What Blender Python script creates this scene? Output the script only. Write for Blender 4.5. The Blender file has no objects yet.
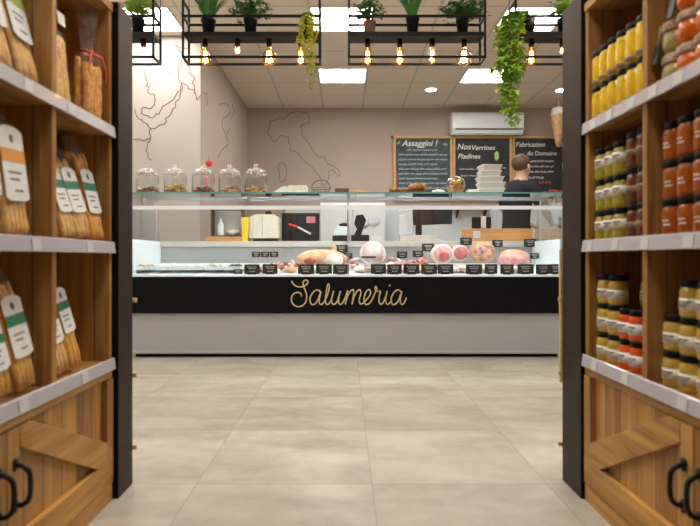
import bpy, bmesh, math, random
from mathutils import Vector, Matrix, noise
random.seed(7)
C = bpy.context.scene.collection
sc = bpy.context.scene
PI = math.pi
F, CH, VX, VY = 560.0, 0.8, 345.0, 258.0
R = math.radians
def at(px, d): return (px - VX) * d / F
def az(py, d): return CH + (VY - py) * d / F

# ------------------------------------------------------------------ materials
def newmat(name):
    m = bpy.data.materials.new(name); m.use_nodes = True
    nt = m.node_tree; b = nt.nodes['Principled BSDF']
    return m, nt, b
def plain(name, col, rough=.5, metal=0, var=.0, scale=20, coat=0, spec=.5, bump=0, sss=0):
    m, nt, b = newmat(name)
    b.inputs['Base Color'].default_value = (*col, 1)
    b.inputs['Roughness'].default_value = rough
    b.inputs['Metallic'].default_value = metal
    b.inputs['Coat Weight'].default_value = coat
    b.inputs['Specular IOR Level'].default_value = spec
    tc = nt.nodes.new('ShaderNodeTexCoord'); n = nt.nodes.new('ShaderNodeTexNoise')
    n.inputs['Scale'].default_value = scale; n.inputs['Detail'].default_value = 4
    nt.links.new(tc.outputs['Object'], n.inputs['Vector'])
    if var:
        r = nt.nodes.new('ShaderNodeValToRGB')
        r.color_ramp.elements[0].position = .3; r.color_ramp.elements[1].position = .7
        r.color_ramp.elements[0].color = (*[max(0, c * (1 - var)) for c in col], 1)
        r.color_ramp.elements[1].color = (*[min(1, c * (1 + var)) for c in col], 1)
        nt.links.new(n.outputs['Fac'], r.inputs['Fac']); nt.links.new(r.outputs['Color'], b.inputs['Base Color'])
    if bump:
        bp = nt.nodes.new('ShaderNodeBump'); bp.inputs['Strength'].default_value = bump; bp.inputs['Distance'].default_value = .004
        nt.links.new(n.outputs['Fac'], bp.inputs['Height']); nt.links.new(bp.outputs['Normal'], b.inputs['Normal'])
    return m
def mathn(nt, op, a, b=None, c=None):
    n = nt.nodes.new('ShaderNodeMath'); n.operation = op
    for i, v in enumerate((a, b, c)):
        if v is None: continue
        if isinstance(v, (int, float)): n.inputs[i].default_value = v
        else: nt.links.new(v, n.inputs[i])
    return n.outputs[0]
def wood(name, grain, light, dark, plank=None, paxis=None, knots=True, rough=.55):
    m, nt, b = newmat(name); L = nt.links
    tc = nt.nodes.new('ShaderNodeTexCoord'); mp = nt.nodes.new('ShaderNodeMapping')
    L.new(tc.outputs['Object'], mp.inputs['Vector'])
    s = [14, 14, 14]; s['xyz'.index(grain)] = 1.3
    mp.inputs['Scale'].default_value = s
    off = None
    sep = nt.nodes.new('ShaderNodeSeparateXYZ'); L.new(tc.outputs['Object'], sep.inputs[0])
    n1 = nt.nodes.new('ShaderNodeTexNoise'); n1.inputs['Scale'].default_value = 1.6; n1.inputs['Detail'].default_value = 6; n1.inputs['Distortion'].default_value = .9
    L.new(mp.outputs[0], n1.inputs['Vector'])
    mp2 = nt.nodes.new('ShaderNodeMapping'); L.new(tc.outputs['Object'], mp2.inputs['Vector'])
    s2 = [90, 90, 90]; s2['xyz'.index(grain)] = 4; mp2.inputs['Scale'].default_value = s2
    n2 = nt.nodes.new('ShaderNodeTexNoise'); n2.inputs['Scale'].default_value = 1.0; n2.inputs['Detail'].default_value = 3
    L.new(mp2.outputs[0], n2.inputs['Vector'])
    v = mathn(nt, 'ADD', mathn(nt, 'MULTIPLY', n1.outputs['Fac'], .72), mathn(nt, 'MULTIPLY', n2.outputs['Fac'], .3))
    if plank:
        q = mathn(nt, 'DIVIDE', sep.outputs['xyz'.index(paxis)], plank)
        fl = mathn(nt, 'FLOOR', q); fr = mathn(nt, 'FRACT', q)
        w = nt.nodes.new('ShaderNodeTexWhiteNoise'); w.noise_dimensions = '1D'; L.new(fl, w.inputs['W'])
        v = mathn(nt, 'ADD', v, mathn(nt, 'MULTIPLY', mathn(nt, 'SUBTRACT', w.outputs['Value'], .5), .22))
        seam = mathn(nt, 'LESS_THAN', mathn(nt, 'ABSOLUTE', mathn(nt, 'SUBTRACT', fr, .5)), .483)
    r = nt.nodes.new('ShaderNodeValToRGB')
    r.color_ramp.elements[0].position = .32; r.color_ramp.elements[0].color = (*dark, 1)
    r.color_ramp.elements[1].position = .68; r.color_ramp.elements[1].color = (*light, 1)
    L.new(v, r.inputs['Fac']); out = r.outputs['Color']
    if knots:
        vo = nt.nodes.new('ShaderNodeTexVoronoi'); vo.inputs['Scale'].default_value = 4.2
        mp3 = nt.nodes.new('ShaderNodeMapping'); s3 = [1.5, 1.5, 1.5]; s3['xyz'.index(grain)] = .8; mp3.inputs['Scale'].default_value = s3
        L.new(tc.outputs['Object'], mp3.inputs['Vector']); L.new(mp3.outputs[0], vo.inputs['Vector'])
        k = nt.nodes.new('ShaderNodeMapRange'); k.inputs[1].default_value = .04; k.inputs[2].default_value = .13; k.inputs[3].default_value = .6; k.inputs[4].default_value = 0
        L.new(vo.outputs['Distance'], k.inputs[0])
        mx = nt.nodes.new('ShaderNodeMixRGB'); mx.inputs[2].default_value = (*[c * .45 for c in dark], 1)
        L.new(k.outputs[0], mx.inputs[0]); L.new(out, mx.inputs[1]); out = mx.outputs[0]
    if plank:
        mx = nt.nodes.new('ShaderNodeMixRGB'); mx.inputs[1].default_value = (*[c * .5 for c in dark], 1)
        L.new(seam, mx.inputs[0]); L.new(out, mx.inputs[2]); out = mx.outputs[0]
    L.new(out, b.inputs['Base Color'])
    b.inputs['Roughness'].default_value = rough
    bp = nt.nodes.new('ShaderNodeBump'); bp.inputs['Strength'].default_value = .25; bp.inputs['Distance'].default_value = .002
    L.new(n2.outputs['Fac'], bp.inputs['Height']); L.new(bp.outputs['Normal'], b.inputs['Normal'])
    return m
WL, WD = (.62, .335, .088), (.27, .118, .027)
M = {}
M['wood_z'] = wood('honey_pine_vertical', 'z', WL, WD, .118, 'y')
M['wood_x'] = wood('honey_pine_cross', 'z', WL, WD, .118, 'x')
M['wood_y'] = wood('honey_pine_long', 'y', WL, WD)
M['wood_door'] = wood('honey_pine_door_planks', 'z', WL, WD, .093, 'y')
M['wood_light'] = wood('pale_pine', 'x', (.75, .50, .22), (.55, .32, .12), knots=False)
M['wood_board'] = wood('orange_beech', 'x', (.72, .36, .12), (.5, .22, .06), knots=False)
M['wood_dark'] = wood('dark_walnut', 'x', (.16, .08, .04), (.07, .035, .02), knots=False)
M['panel'] = plain('dark_brown_steel', (.030, .0175, .012), .5, .0, var=.08, spec=.22)
M['panel_edge'] = plain('black_edge', (.003, .003, .003), .5, spec=.2)
M['black'] = plain('black_metal', (.0035, .0035, .004), .5, spec=.2)
M['iron'] = plain('wrought_iron', (.014, .014, .016), .38, .5, bump=.3, scale=60)
M['rail'] = plain('lavender_grey_plastic', (.50, .48, .53), .3, coat=.3)
M['paper'] = plain('white_paper', (.82, .82, .80), .6, var=.05, scale=60)
M['paper_cream'] = plain('cream_paper', (.80, .76, .64), .6, var=.08, scale=50)
M['tag'] = plain('price_tag_paper', (.64, .64, .64), .5)
M['ink'] = plain('grey_ink', (.18, .17, .16), .7)
M['ink_green'] = plain('green_ink', (.03, .20, .11), .6)
M['ink_lime'] = plain('lime_ink', (.42, .52, .12), .6)
M['ink_orange'] = plain('orange_ink', (.75, .33, .06), .6)
M['band'] = plain('black_fascia', (.0035, .004, .0065), .4, spec=.18)
M['greypanel'] = plain('light_grey_enamel', (.43, .445, .45), .38, var=.02, scale=2)
M['white'] = plain('white_enamel', (.84, .90, .94), .3)
M['steel'] = plain('brushed_steel', (.55, .56, .58), .3, .9, var=.05)
M['silver'] = plain('silver_plastic', (.60, .61, .62), .4)
M['greyback'] = plain('grey_case_lining', (.44, .43, .43), .3, .3)
M['worktop'] = plain('beige_worktop', (.62, .57, .50), .35, var=.06, scale=12)
M['gold'] = plain('gold_lettering', (.72, .58, .34), .35, .3)
M['ceil_light_frame'] = plain('light_frame', (.8, .8, .8), .5)
M['chalkboard'] = plain('slate_board', (.028, .032, .040), .7, var=.35, scale=6)
M['chalkblue'] = plain('slate_board_teal', (.055, .085, .095), .7, var=.45, scale=12)
M['chalk'] = plain('white_chalk', (.80, .82, .80), .9)
M['chalk_blue'] = plain('pale_blue_chalk', (.52, .66, .72), .9)
M['chalk_red'] = plain('red_chalk', (.80, .10, .12), .9)
M['chalk_green'] = plain('green_chalk', (.45, .75, .25), .9)
M['outline'] = plain('brown_wall_paint', (.20, .135, .10), .8)
M['outline_f'] = plain('brown_wall_paint_light', (.27, .21, .17), .8)
M['terracotta'] = plain('terracotta', (.42, .24, .16), .7, var=.1)
M['pot'] = plain('black_plant_pot', (.006, .006, .007), .5, spec=.3)
M['soil'] = plain('soil', (.05, .03, .02), .9, var=.3)
M['leaf'] = plain('green_leaf', (.065, .20, .03), .45, var=.5, scale=25)
M['leaf_lite'] = plain('light_green_leaf', (.30, .50, .05), .45, var=.4, scale=25)
M['leaf_yellow'] = plain('yellow_green_leaf', (.46, .50, .04), .45, var=.4, scale=25)
M['skin'] = plain('skin', (.62, .36, .25), .5)
M['hair'] = plain('short_brown_hair', (.10, .055, .034), .7, var=.4, scale=80, bump=.5)
M['shirt'] = plain('black_cotton', (.012, .013, .018), .9)
M['jeans'] = plain('navy_cloth', (.02, .03, .05), .9)
M['yellow'] = plain('yellow_plastic', (.90, .62, .01), .35)
M['red'] = plain('red_plastic', (.75, .03, .03), .35)
M['ribbon'] = plain('red_ribbon', (.70, .06, .03), .45)
M['pinkcloth'] = plain('pink_print', (.75, .25, .32), .8)
M['stick'] = plain('toasted_breadstick', (.80, .36, .055), .55, var=.35, scale=45, bump=.6)
M['stick2'] = plain('pale_breadstick', (.84, .50, .15), .6, var=.25, scale=45, bump=.4)
M['stick3'] = plain('golden_breadstick', (.82, .42, .05), .5, var=.25, scale=30, bump=.3)
M['cookie'] = plain('brown_biscuit', (.32, .14, .06), .8, var=.4, scale=40, bump=.6)
M['cookie2'] = plain('golden_biscuit', (.66, .38, .10), .8, var=.35, scale=40, bump=.6)
M['cookie3'] = plain('dark_biscuit', (.10, .06, .04), .8, var=.4, scale=40)
M['cookie4'] = plain('peach_biscuit', (.70, .40, .26), .8, var=.3, scale=40)
M['jute'] = plain('pale_cloth_cap', (.40, .28, .18), .9, var=.3, scale=50, bump=.5)
M['cord'] = plain('cord', (.66, .55, .38), .9)
M['dough'] = plain('bread_crust', (.45, .23, .09), .8, var=.4, scale=30)
M['lid'] = plain('black_jar_lid', (.003, .0028, .003), .42, spec=.22)
M['slate'] = plain('slate_tag', (.010, .013, .015), .5, spec=.3)
def content(name, col, v=.25, scale=60): return plain(name, col, .25, var=v, scale=scale, coat=.25, spec=.35)
M['j_yellow'] = content('yellow_preserve', (.78, .52, .012), .18)
M['j_green'] = content('olive_preserve', (.38, .30, .035), .35)
M['j_brown'] = content('tomato_brown_sauce', (.14, .036, .013), .25)
M['j_amber'] = content('amber_sauce', (.36, .088, .007), .3)
M['j_mustard'] = content('mustard_cream', (.54, .36, .065), .15)
M['j_orange'] = content('orange_red_sauce', (.75, .11, .01), .2)
M['j_pickle'] = content('pickled_artichoke', (.42, .34, .12), .4)
M['j_salsa'] = content('orange_salsa', (.66, .135, .006), .3)
M['label_brown'] = plain('brown_label', (.34, .20, .07), .6)
M['ham_skin'] = plain('ham_rind', (.68, .38, .20), .5, var=.25, scale=14, bump=.4)
M['ham_fat'] = plain('white_fat', (.86, .74, .66), .45, var=.08, scale=14)
M['ham_pink'] = plain('pink_ham', (.72, .34, .32), .4, var=.3, scale=26)
M['ham_red'] = plain('dark_red_ham', (.50, .12, .12), .4, var=.35, scale=30)
M['mortadella'] = plain('mortadella_pink', (.86, .66, .62), .45, var=.08, scale=40)
M['coppa'] = plain('marbled_coppa', (.52, .28, .20), .45, var=.75, scale=26)
M['salad'] = plain('salad_mix', (.66, .42, .24), .6, var=.6, scale=40)
M['cheese'] = plain('white_cheese', (.88, .84, .74), .5, var=.05)

def emit(name, col, s):
    m = bpy.data.materials.new(name); m.use_nodes = True; nt = m.node_tree; nt.nodes.clear()
    e = nt.nodes.new('ShaderNodeEmission'); o = nt.nodes.new('ShaderNodeOutputMaterial')
    e.inputs[0].default_value = (*col, 1); e.inputs[1].default_value = s
    nt.links.new(e.outputs[0], o.inputs[0]); return m
M['panel_light'] = emit('ceiling_panel_light', (1, .95, .88), 13.0)
M['spot'] = emit('downlight', (1, .95, .85), 12)
M['led'] = emit('case_led', (.86, .94, 1), 40)
M['filament'] = emit('warm_filament', (1, .55, .15), 34)
def thin_glass(name, tint, gloss, rough=.03, ior=1.45):
    m = bpy.data.materials.new(name); m.use_nodes = True; nt = m.node_tree; nt.nodes.clear()
    t = nt.nodes.new('ShaderNodeBsdfTransparent'); g = nt.nodes.new('ShaderNodeBsdfGlossy'); x = nt.nodes.new('ShaderNodeMixShader')
    f = nt.nodes.new('ShaderNodeLayerWeight')
    o = nt.nodes.new('ShaderNodeOutputMaterial')
    t.inputs[0].default_value = (*tint, 1); g.inputs['Roughness'].default_value = rough
    mm = mathn(nt, 'MINIMUM', mathn(nt, 'MULTIPLY', mathn(nt, 'ADD', mathn(nt, 'MULTIPLY', mathn(nt, 'POWER', f.outputs['Facing'], 4), .9), .045), gloss), 1.0)
    nt.links.new(mm, x.inputs[0]); nt.links.new(t.outputs[0], x.inputs[1]); nt.links.new(g.outputs[0], x.inputs[2])
    nt.links.new(x.outputs[0], o.inputs[0]); return m
M['glass'] = thin_glass('clear_pane', (.97, .985, .98), 1.6)
M['glass_green'] = thin_glass('greenish_shelf_glass', (.80, .92, .88), 1.5)
M['glass_edge'] = plain('green_glass_edge', (.12, .36, .32), .15)
M['jarglass'] = thin_glass('jar_glass', (.93, .95, .95), 2.6, .08)
M['amber'] = thin_glass('amber_bulb_glass', (1, .72, .30), 2.0, .05)
M['clearbulb'] = thin_glass('clear_bulb_glass', (1, .90, .70), 2.0, .05)
def film(name, amount=.25, rough=.25):
    m = bpy.data.materials.new(name); m.use_nodes = True; nt = m.node_tree; nt.nodes.clear()
    t = nt.nodes.new('ShaderNodeBsdfTransparent'); p = nt.nodes.new('ShaderNodeBsdfPrincipled'); x = nt.nodes.new('ShaderNodeMixShader')
    o = nt.nodes.new('ShaderNodeOutputMaterial'); p.inputs['Base Color'].default_value = (.85, .82, .80, 1); p.inputs['Roughness'].default_value = rough
    p.inputs['Specular IOR Level'].default_value = 1
    n = nt.nodes.new('ShaderNodeTexNoise'); n.inputs['Scale'].default_value = 28; n.inputs['Distortion'].default_value = 1.5
    tc = nt.nodes.new('ShaderNodeTexCoord'); nt.links.new(tc.outputs['Object'], n.inputs['Vector'])
    r = nt.nodes.new('ShaderNodeMapRange'); r.inputs[1].default_value = .45; r.inputs[2].default_value = .7; r.inputs[3].default_value = amount * .4; r.inputs[4].default_value = amount * 2
    nt.links.new(n.outputs['Fac'], r.inputs[0]); nt.links.new(r.outputs[0], x.inputs[0])
    bp = nt.nodes.new('ShaderNodeBump'); bp.inputs['Strength'].default_value = .9; bp.inputs['Distance'].default_value = .01
    nt.links.new(n.outputs['Fac'], bp.inputs['Height']); nt.links.new(bp.outputs['Normal'], p.inputs['Normal'])
    nt.links.new(t.outputs[0], x.inputs[1]); nt.links.new(p.outputs[0], x.inputs[2]); nt.links.new(x.outputs[0], o.inputs[0]); return m
M['film'] = film('crinkled_cellophane', .10, .10)

# walls, floor, ceiling
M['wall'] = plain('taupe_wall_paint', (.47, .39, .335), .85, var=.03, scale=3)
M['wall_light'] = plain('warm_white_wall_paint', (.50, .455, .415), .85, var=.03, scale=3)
M['wall_white'] = plain('white_wall_cladding', (.70, .77, .82), .4, var=.03, scale=3)
def floor_mat():
    m, nt, b = newmat('concrete_look_tiles'); L = nt.links
    tc = nt.nodes.new('ShaderNodeTexCoord'); sep = nt.nodes.new('ShaderNodeSeparateXYZ'); L.new(tc.outputs['Object'], sep.inputs[0])
    T = .62
    qx = mathn(nt, 'DIVIDE', mathn(nt, 'SUBTRACT', sep.outputs[0], .0955), T)
    qy = mathn(nt, 'DIVIDE', mathn(nt, 'SUBTRACT', sep.outputs[1], 1.982), T)
    def line(q): return mathn(nt, 'GREATER_THAN', mathn(nt, 'ABSOLUTE', mathn(nt, 'SUBTRACT', mathn(nt, 'FRACT', q), .5)), .4955)
    ln = mathn(nt, 'MAXIMUM', line(qx), line(qy))
    cv = nt.nodes.new('ShaderNodeCombineXYZ'); L.new(mathn(nt, 'FLOOR', qx), cv.inputs[0]); L.new(mathn(nt, 'FLOOR', qy), cv.inputs[1])
    wn = nt.nodes.new('ShaderNodeTexWhiteNoise'); wn.noise_dimensions = '3D'; L.new(cv.outputs[0], wn.inputs['Vector'])
    ad = nt.nodes.new('ShaderNodeVectorMath'); ad.operation = 'MULTIPLY_ADD'; L.new(wn.outputs['Color'], ad.inputs[0]); ad.inputs[1].default_value = (9, 9, 9); L.new(tc.outputs['Object'], ad.inputs[2])
    mp = nt.nodes.new('ShaderNodeMapping'); mp.inputs['Scale'].default_value = (1, 2.2, 1); L.new(ad.outputs[0], mp.inputs[0])
    n = nt.nodes.new('ShaderNodeTexNoise'); n.inputs['Scale'].default_value = 2.0; n.inputs['Detail'].default_value = 7; n.inputs['Distortion'].default_value = .5; L.new(mp.outputs[0], n.inputs['Vector'])
    n2 = nt.nodes.new('ShaderNodeTexNoise'); n2.inputs['Scale'].default_value = 14; n2.inputs['Detail'].default_value = 5; L.new(tc.outputs['Object'], n2.inputs['Vector'])
    v = mathn(nt, 'ADD', mathn(nt, 'MULTIPLY', n.outputs['Fac'], .75), mathn(nt, 'MULTIPLY', n2.outputs['Fac'], .25))
    r = nt.nodes.new('ShaderNodeValToRGB'); r.color_ramp.elements[0].position = .34; r.color_ramp.elements[1].position = .66
    r.color_ramp.elements[0].color = (.35, .31, .24, 1); r.color_ramp.elements[1].color = (.57, .525, .43, 1); L.new(v, r.inputs[0])
    mx = nt.nodes.new('ShaderNodeMixRGB'); mx.inputs[2].default_value = (.26, .235, .19, 1)
    L.new(mathn(nt, 'MULTIPLY', ln, .5), mx.inputs[0]); L.new(r.outputs[0], mx.inputs[1]); L.new(mx.outputs[0], b.inputs['Base Color'])
    b.inputs['Roughness'].default_value = .38
    return m
def ceil_mat():
    m, nt, b = newmat('ceiling_tiles'); L = nt.links
    tc = nt.nodes.new('ShaderNodeTexCoord'); sep = nt.nodes.new('ShaderNodeSeparateXYZ'); L.new(tc.outputs['Object'], sep.inputs[0])
    def line(q, w): return mathn(nt, 'GREATER_THAN', mathn(nt, 'ABSOLUTE', mathn(nt, 'SUBTRACT', mathn(nt, 'FRACT', q), .5)), w)
    qx = mathn(nt, 'DIVIDE', mathn(nt, 'ADD', sep.outputs[0], .33), .6)
    qy = mathn(nt, 'DIVIDE', mathn(nt, 'SUBTRACT', sep.outputs[1], 5.075), .55)
    ln = mathn(nt, 'MAXIMUM', line(qx, .48), line(qy, .48))
    n = nt.nodes.new('ShaderNodeTexNoise'); n.inputs['Scale'].default_value = 120; L.new(tc.outputs['Object'], n.inputs['Vector'])
    r = nt.nodes.new('ShaderNodeValToRGB'); r.color_ramp.elements[0].color = (.69, .58, .48, 1); r.color_ramp.elements[1].color = (.79, .68, .58, 1); L.new(n.outputs['Fac'], r.inputs[0])
    mx = nt.nodes.new('ShaderNodeMixRGB'); mx.inputs[2].default_value = (.50, .43, .37, 1)
    L.new(mathn(nt, 'MULTIPLY', ln, .8), mx.inputs[0]); L.new(r.outputs[0], mx.inputs[1]); L.new(mx.outputs[0], b.inputs['Base Color'])
    b.inputs['Roughness'].default_value = .9
    return m
M['floor'] = floor_mat(); M['ceil'] = ceil_mat()

# ------------------------------------------------------------------ helpers
ORG = {}
class MB:
    def __init__(s): s.bm = bmesh.new(); s.smooth = []
    def box(s, x0, x1, y0, y1, z0, z1, mat=None):
        m = Matrix.Translation(((x0 + x1) / 2, (y0 + y1) / 2, (z0 + z1) / 2)) @ Matrix.Diagonal((abs(x1 - x0), abs(y1 - y0), abs(z1 - z0), 1))
        if mat: m = mat @ m
        bmesh.ops.create_cube(s.bm, size=1, matrix=m); return s
    def prism(s, pts, lo, hi, axis='x'):
        def P(a, b, t): return {'x': (t, a, b), 'y': (a, t, b), 'z': (a, b, t)}[axis]
        A = [s.bm.verts.new(P(a, b, lo)) for a, b in pts]; B = [s.bm.verts.new(P(a, b, hi)) for a, b in pts]
        n = len(pts); s.bm.faces.new(A); s.bm.faces.new(B[::-1])
        for i in range(n): s.bm.faces.new((A[i], B[i], B[(i + 1) % n], A[(i + 1) % n]))
        return s
    def tube(s, pts, r, seg=8, closed=False, r1=None, cap=True):
        pts = [Vector(p) for p in pts]; n = len(pts); rings = []; up = None
        for i, p in enumerate(pts):
            if closed: t = pts[(i + 1) % n] - pts[i - 1]
            else: t = pts[min(i + 1, n - 1)] - pts[max(i - 1, 0)]
            if t.length < 1e-9: t = Vector((0, 0, 1))
            t.normalize()
            if up is None: up = Vector((0, 0, 1)) if abs(t.z) < .9 else Vector((1, 0, 0))
            a = t.cross(up)
            if a.length < 1e-6: a = t.cross(Vector((0, 1, 0)))
            a.normalize(); b = a.cross(t); up = b
            rr = r if r1 is None else r + (r1 - r) * i / (n - 1)
            if isinstance(r, (list, tuple)): rr = r[i]
            rings.append([s.bm.verts.new(p + a * math.cos(2 * PI * k / seg) * rr + b * math.sin(2 * PI * k / seg) * rr) for k in range(seg)])
        m = n if closed else n - 1
        for i in range(m):
            A, B = rings[i], rings[(i + 1) % n]
            for k in range(seg):
                f = s.bm.faces.new((A[k], A[(k + 1) % seg], B[(k + 1) % seg], B[k])); f.smooth = True
        if not closed and cap: s.bm.faces.new(rings[0][::-1]); s.bm.faces.new(rings[-1])
        return s
    def lathe(s, prof, c=(0, 0, 0), seg=20, axis='z', sx=1, sy=1, smooth=True):
        rings = []
        for r, h in prof:
            ring = []
            for k in range(seg):
                a = 2 * PI * k / seg; u, v = math.cos(a) * max(r, 1e-4) * sx, math.sin(a) * max(r, 1e-4) * sy
                p = {'z': (u, v, h), 'y': (u, h, v), 'x': (h, u, v)}[axis]
                ring.append(s.bm.verts.new((p[0] + c[0], p[1] + c[1], p[2] + c[2])))
            rings.append(ring)
        for A, B in zip(rings, rings[1:]):
            for k in range(seg):
                f = s.bm.faces.new((A[k], A[(k + 1) % seg], B[(k + 1) % seg], B[k])); f.smooth = smooth
        s.bm.faces.new(rings[0][::-1]); s.bm.faces.new(rings[-1]); return s
    def blob(s, c, rad, sub=2, amp=.15, seed=0, rot=None):
        m = Matrix.Translation(c)
        if rot: m = m @ rot
        r = bmesh.ops.create_icosphere(s.bm, subdivisions=sub, radius=1)
        for v in r['verts']:
            n = noise.noise(v.co * 1.7 + Vector((seed * 3.1, seed, 0)))
            co = v.co * (1 + amp * n * 2)
            v.co = m @ Vector((co.x * rad[0], co.y * rad[1], co.z * rad[2]))
        for v in r['verts']:
            for f in v.link_faces: f.smooth = True
        return s
    def ribbon(s, pts, w, nrm, th=.001):
        """flat stroke of width w lying in the plane with normal nrm"""
        nrm = Vector(nrm).normalized(); pts = [Vector(p) for p in pts]; n = len(pts); L = []
        for i, p in enumerate(pts):
            t = pts[min(i + 1, n - 1)] - pts[max(i - 1, 0)]
            if t.length < 1e-9: t = Vector((1, 0, 0))
            side = nrm.cross(t.normalized()) * (w / 2)
            L.append([s.bm.verts.new(q) for q in (p + side, p - side, p - side + nrm * th, p + side + nrm * th)])
        for A, B in zip(L, L[1:]):
            for k in range(4): s.bm.faces.new((A[k], A[(k + 1) % 4], B[(k + 1) % 4], B[k]))
        s.bm.faces.new(L[0][::-1]); s.bm.faces.new(L[-1]); return s
    def leaf(s, base, d, up, length, width):
        d = Vector(d).normalized(); up = Vector(up); side = d.cross(up)
        if side.length < 1e-4: side = d.cross(Vector((1, 0, .3)))
        side.normalize(); nn = side.cross(d)
        b = Vector(base)
        P = [b, b + d * length * .4 + side * width / 2 + nn * width * .15, b + d * length * .45, b + d * length * .4 - side * width / 2 + nn * width * .15, b + d * length - nn * length * .12]
        v = [s.bm.verts.new(p) for p in P]
        s.bm.faces.new((v[0], v[1], v[2])); s.bm.faces.new((v[1], v[4], v[2])); s.bm.faces.new((v[0], v[2], v[3])); s.bm.faces.new((v[2], v[4], v[3])); return s
    def build(s, name, mat, parent=None, origin=None, bevel=0, kind=None):
        bm = s.bm
        bmesh.ops.recalc_face_normals(bm, faces=bm.faces)
        if parent is not None: o0 = ORG[parent.name]
        elif origin is not None: o0 = Vector(origin)
        else:
            xs = [v.co for v in bm.verts]
            o0 = Vector(((min(p.x for p in xs) + max(p.x for p in xs)) / 2, (min(p.y for p in xs) + max(p.y for p in xs)) / 2, min(p.z for p in xs)))
        for v in bm.verts: v.co -= o0
        me = bpy.data.meshes.new(name); bm.to_mesh(me); bm.free()
        if isinstance(mat, str): mat = M[mat]
        me.materials.append(mat)
        o = bpy.data.objects.new(name, me); C.objects.link(o)
        if parent is not None: o.parent = parent
        else: o.location = o0
        ORG[o.name] = o0.copy()
        if bevel:
            b = o.modifiers.new('bevel', 'BEVEL'); b.width = bevel; b.segments = 2; b.limit_method = 'ANGLE'
        if kind: o['kind'] = kind
        return o
def tag(o, label, cat, group=None):
    o['label'] = label; o['category'] = cat
    if group: o['group'] = group
    return o
def thing(name, loc, label, cat, group=None):
    o = bpy.data.objects.new(name, None); C.objects.link(o); o.location = loc; o.empty_display_size = .05
    ORG[o.name] = Vector(loc); return tag(o, label, cat, group)
def copy_tree(o, parent=None):
    c = o.copy(); C.objects.link(c)
    if parent is not None: c.parent = parent
    for ch in list(o.children): copy_tree(ch, c)
    return c
def place(proto, loc, label, rz=0, group=None, sc_=None):
    global USED
    if proto.name in USED: o = copy_tree(proto)
    else: o = proto; USED.add(proto.name)
    o.location = loc; o.rotation_euler[2] = rz; o['label'] = label
    if group: o['group'] = group
    if sc_: o.scale = sc_
    return o
USED = set()
def struct(name, mb, mat, **k): return mb.build(name, mat, kind='structure', **k)
def bez(pts, n=8):
    """Catmull-Rom through points"""
    out = []; P = [Vector(p) for p in pts]
    for i in range(len(P) - 1):
        p0, p1, p2, p3 = P[max(i - 1, 0)], P[i], P[i + 1], P[min(i + 2, len(P) - 1)]
        for k in range(n):
            t = k / n
            out.append(.5 * ((2 * p1) + (p2 - p0) * t + (2 * p0 - 5 * p1 + 4 * p2 - p3) * t * t + (3 * p1 - p0 - 3 * p2 + p3) * t ** 3))
    out.append(P[-1]); return out
ORD = ['first', 'second', 'third', 'fourth', 'fifth', 'sixth', 'seventh', 'eighth', 'ninth', 'tenth', 'eleventh', 'twelfth', 'thirteenth', 'fourteenth', 'fifteenth']

# ------------------------------------------------------------------ room shell
HC = 3.08
XL, XR, YB, YN = -2.75, 3.75, 8.5, -2.6
struct('floor', MB().box(XL - .1, XR + .1, YN - .1, YB + .1, -.1, 0), 'floor', origin=(0, 0, 0))
struct('ceiling', MB().box(XL - .1, XR + .1, YN - .1, YB + .1, HC, HC + .1), 'ceil', origin=(0, 0, 0))
struct('wall_back', MB().box(-1.4875, XR + .1, YB, YB + .1, 0, HC), 'wall')
struct('wall_left_return', MB().box(XL - .1, -1.4875, 5.745, YB + .1, 0, HC), 'wall_light')
struct('wall_left', MB().box(XL - .1, XL, YN, 5.745, 0, HC), 'wall_light')
struct('wall_right', MB().box(XR, XR + .1, YN, YB, 0, HC), 'wall')
struct('wall_rear', MB().box(XL - .1, XR + .1, YN - .1, YN, 0, HC), 'wall')
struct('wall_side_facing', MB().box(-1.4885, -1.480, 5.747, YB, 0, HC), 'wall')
struct('trim_1', MB().box(-.9, XR, YB - .02, YB, .0, 1.55), 'wall_white')

# ------------------------------------------------------------------ ceiling lights
rows = [6.72, 5.07, 3.42, 1.77, .12, -1.53]; cols = [(-1.90, 'left'), (-.03, 'middle'), (1.77, 'right')]
rn = ['row above the chalkboards', 'row above the display counter', 'row between racks and camera', 'row over the shelving', 'row over the entrance', 'rearmost row']
for i, y in enumerate(rows):
    for x, cn in cols:
        if (i == 0 and cn == 'left') or i == 5 or (i == 4 and cn != 'middle'): continue
        t = thing('ceiling_light', (x, y + .27, HC), 'square white ceiling light panel, %s one of the %s' % (cn, rn[i]), 'ceiling light', 'ceiling light panels')
        f = MB(); a, b_ = .295, .27
        cy = y + .27
        for (x0, x1, y0, y1) in ((x - a, x + a, cy - b_, cy - b_ + .015), (x - a, x + a, cy + b_ - .015, cy + b_), (x - a, x - a + .015, cy - b_ + .015, cy + b_ - .015), (x + a - .015, x + a, cy - b_ + .015, cy + b_ - .015)):
            f.box(x0, x1, y0, y1, HC - .012, HC)
        f.build('frame', 'ceil_light_frame', t)
        MB().box(x - a + .016, x + a - .016, cy - b_ + .016, cy + b_ - .016, HC - .008, HC - .002).build('diffuser', 'panel_light', t)
for (px, py, w) in ((431, 89.5, 'above the air conditioner'), (561, 90, 'at the right beside the steel upright')):
    d = (HC - CH) * F / (VY - py); x = at(px, d)
    t = thing('downlight', (x, d, HC), 'small round recessed downlight in the ceiling %s' % w, 'downlight', 'round downlights')
    MB().lathe([(.085, HC - .006), (.085, HC), (.07, HC)], (x, d, 0)).build('ring', 'ceil_light_frame', t)
    MB().lathe([(.068, HC - .009), (.068, HC - .001)], (x, d, 0)).build('lens', 'spot', t)

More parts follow.
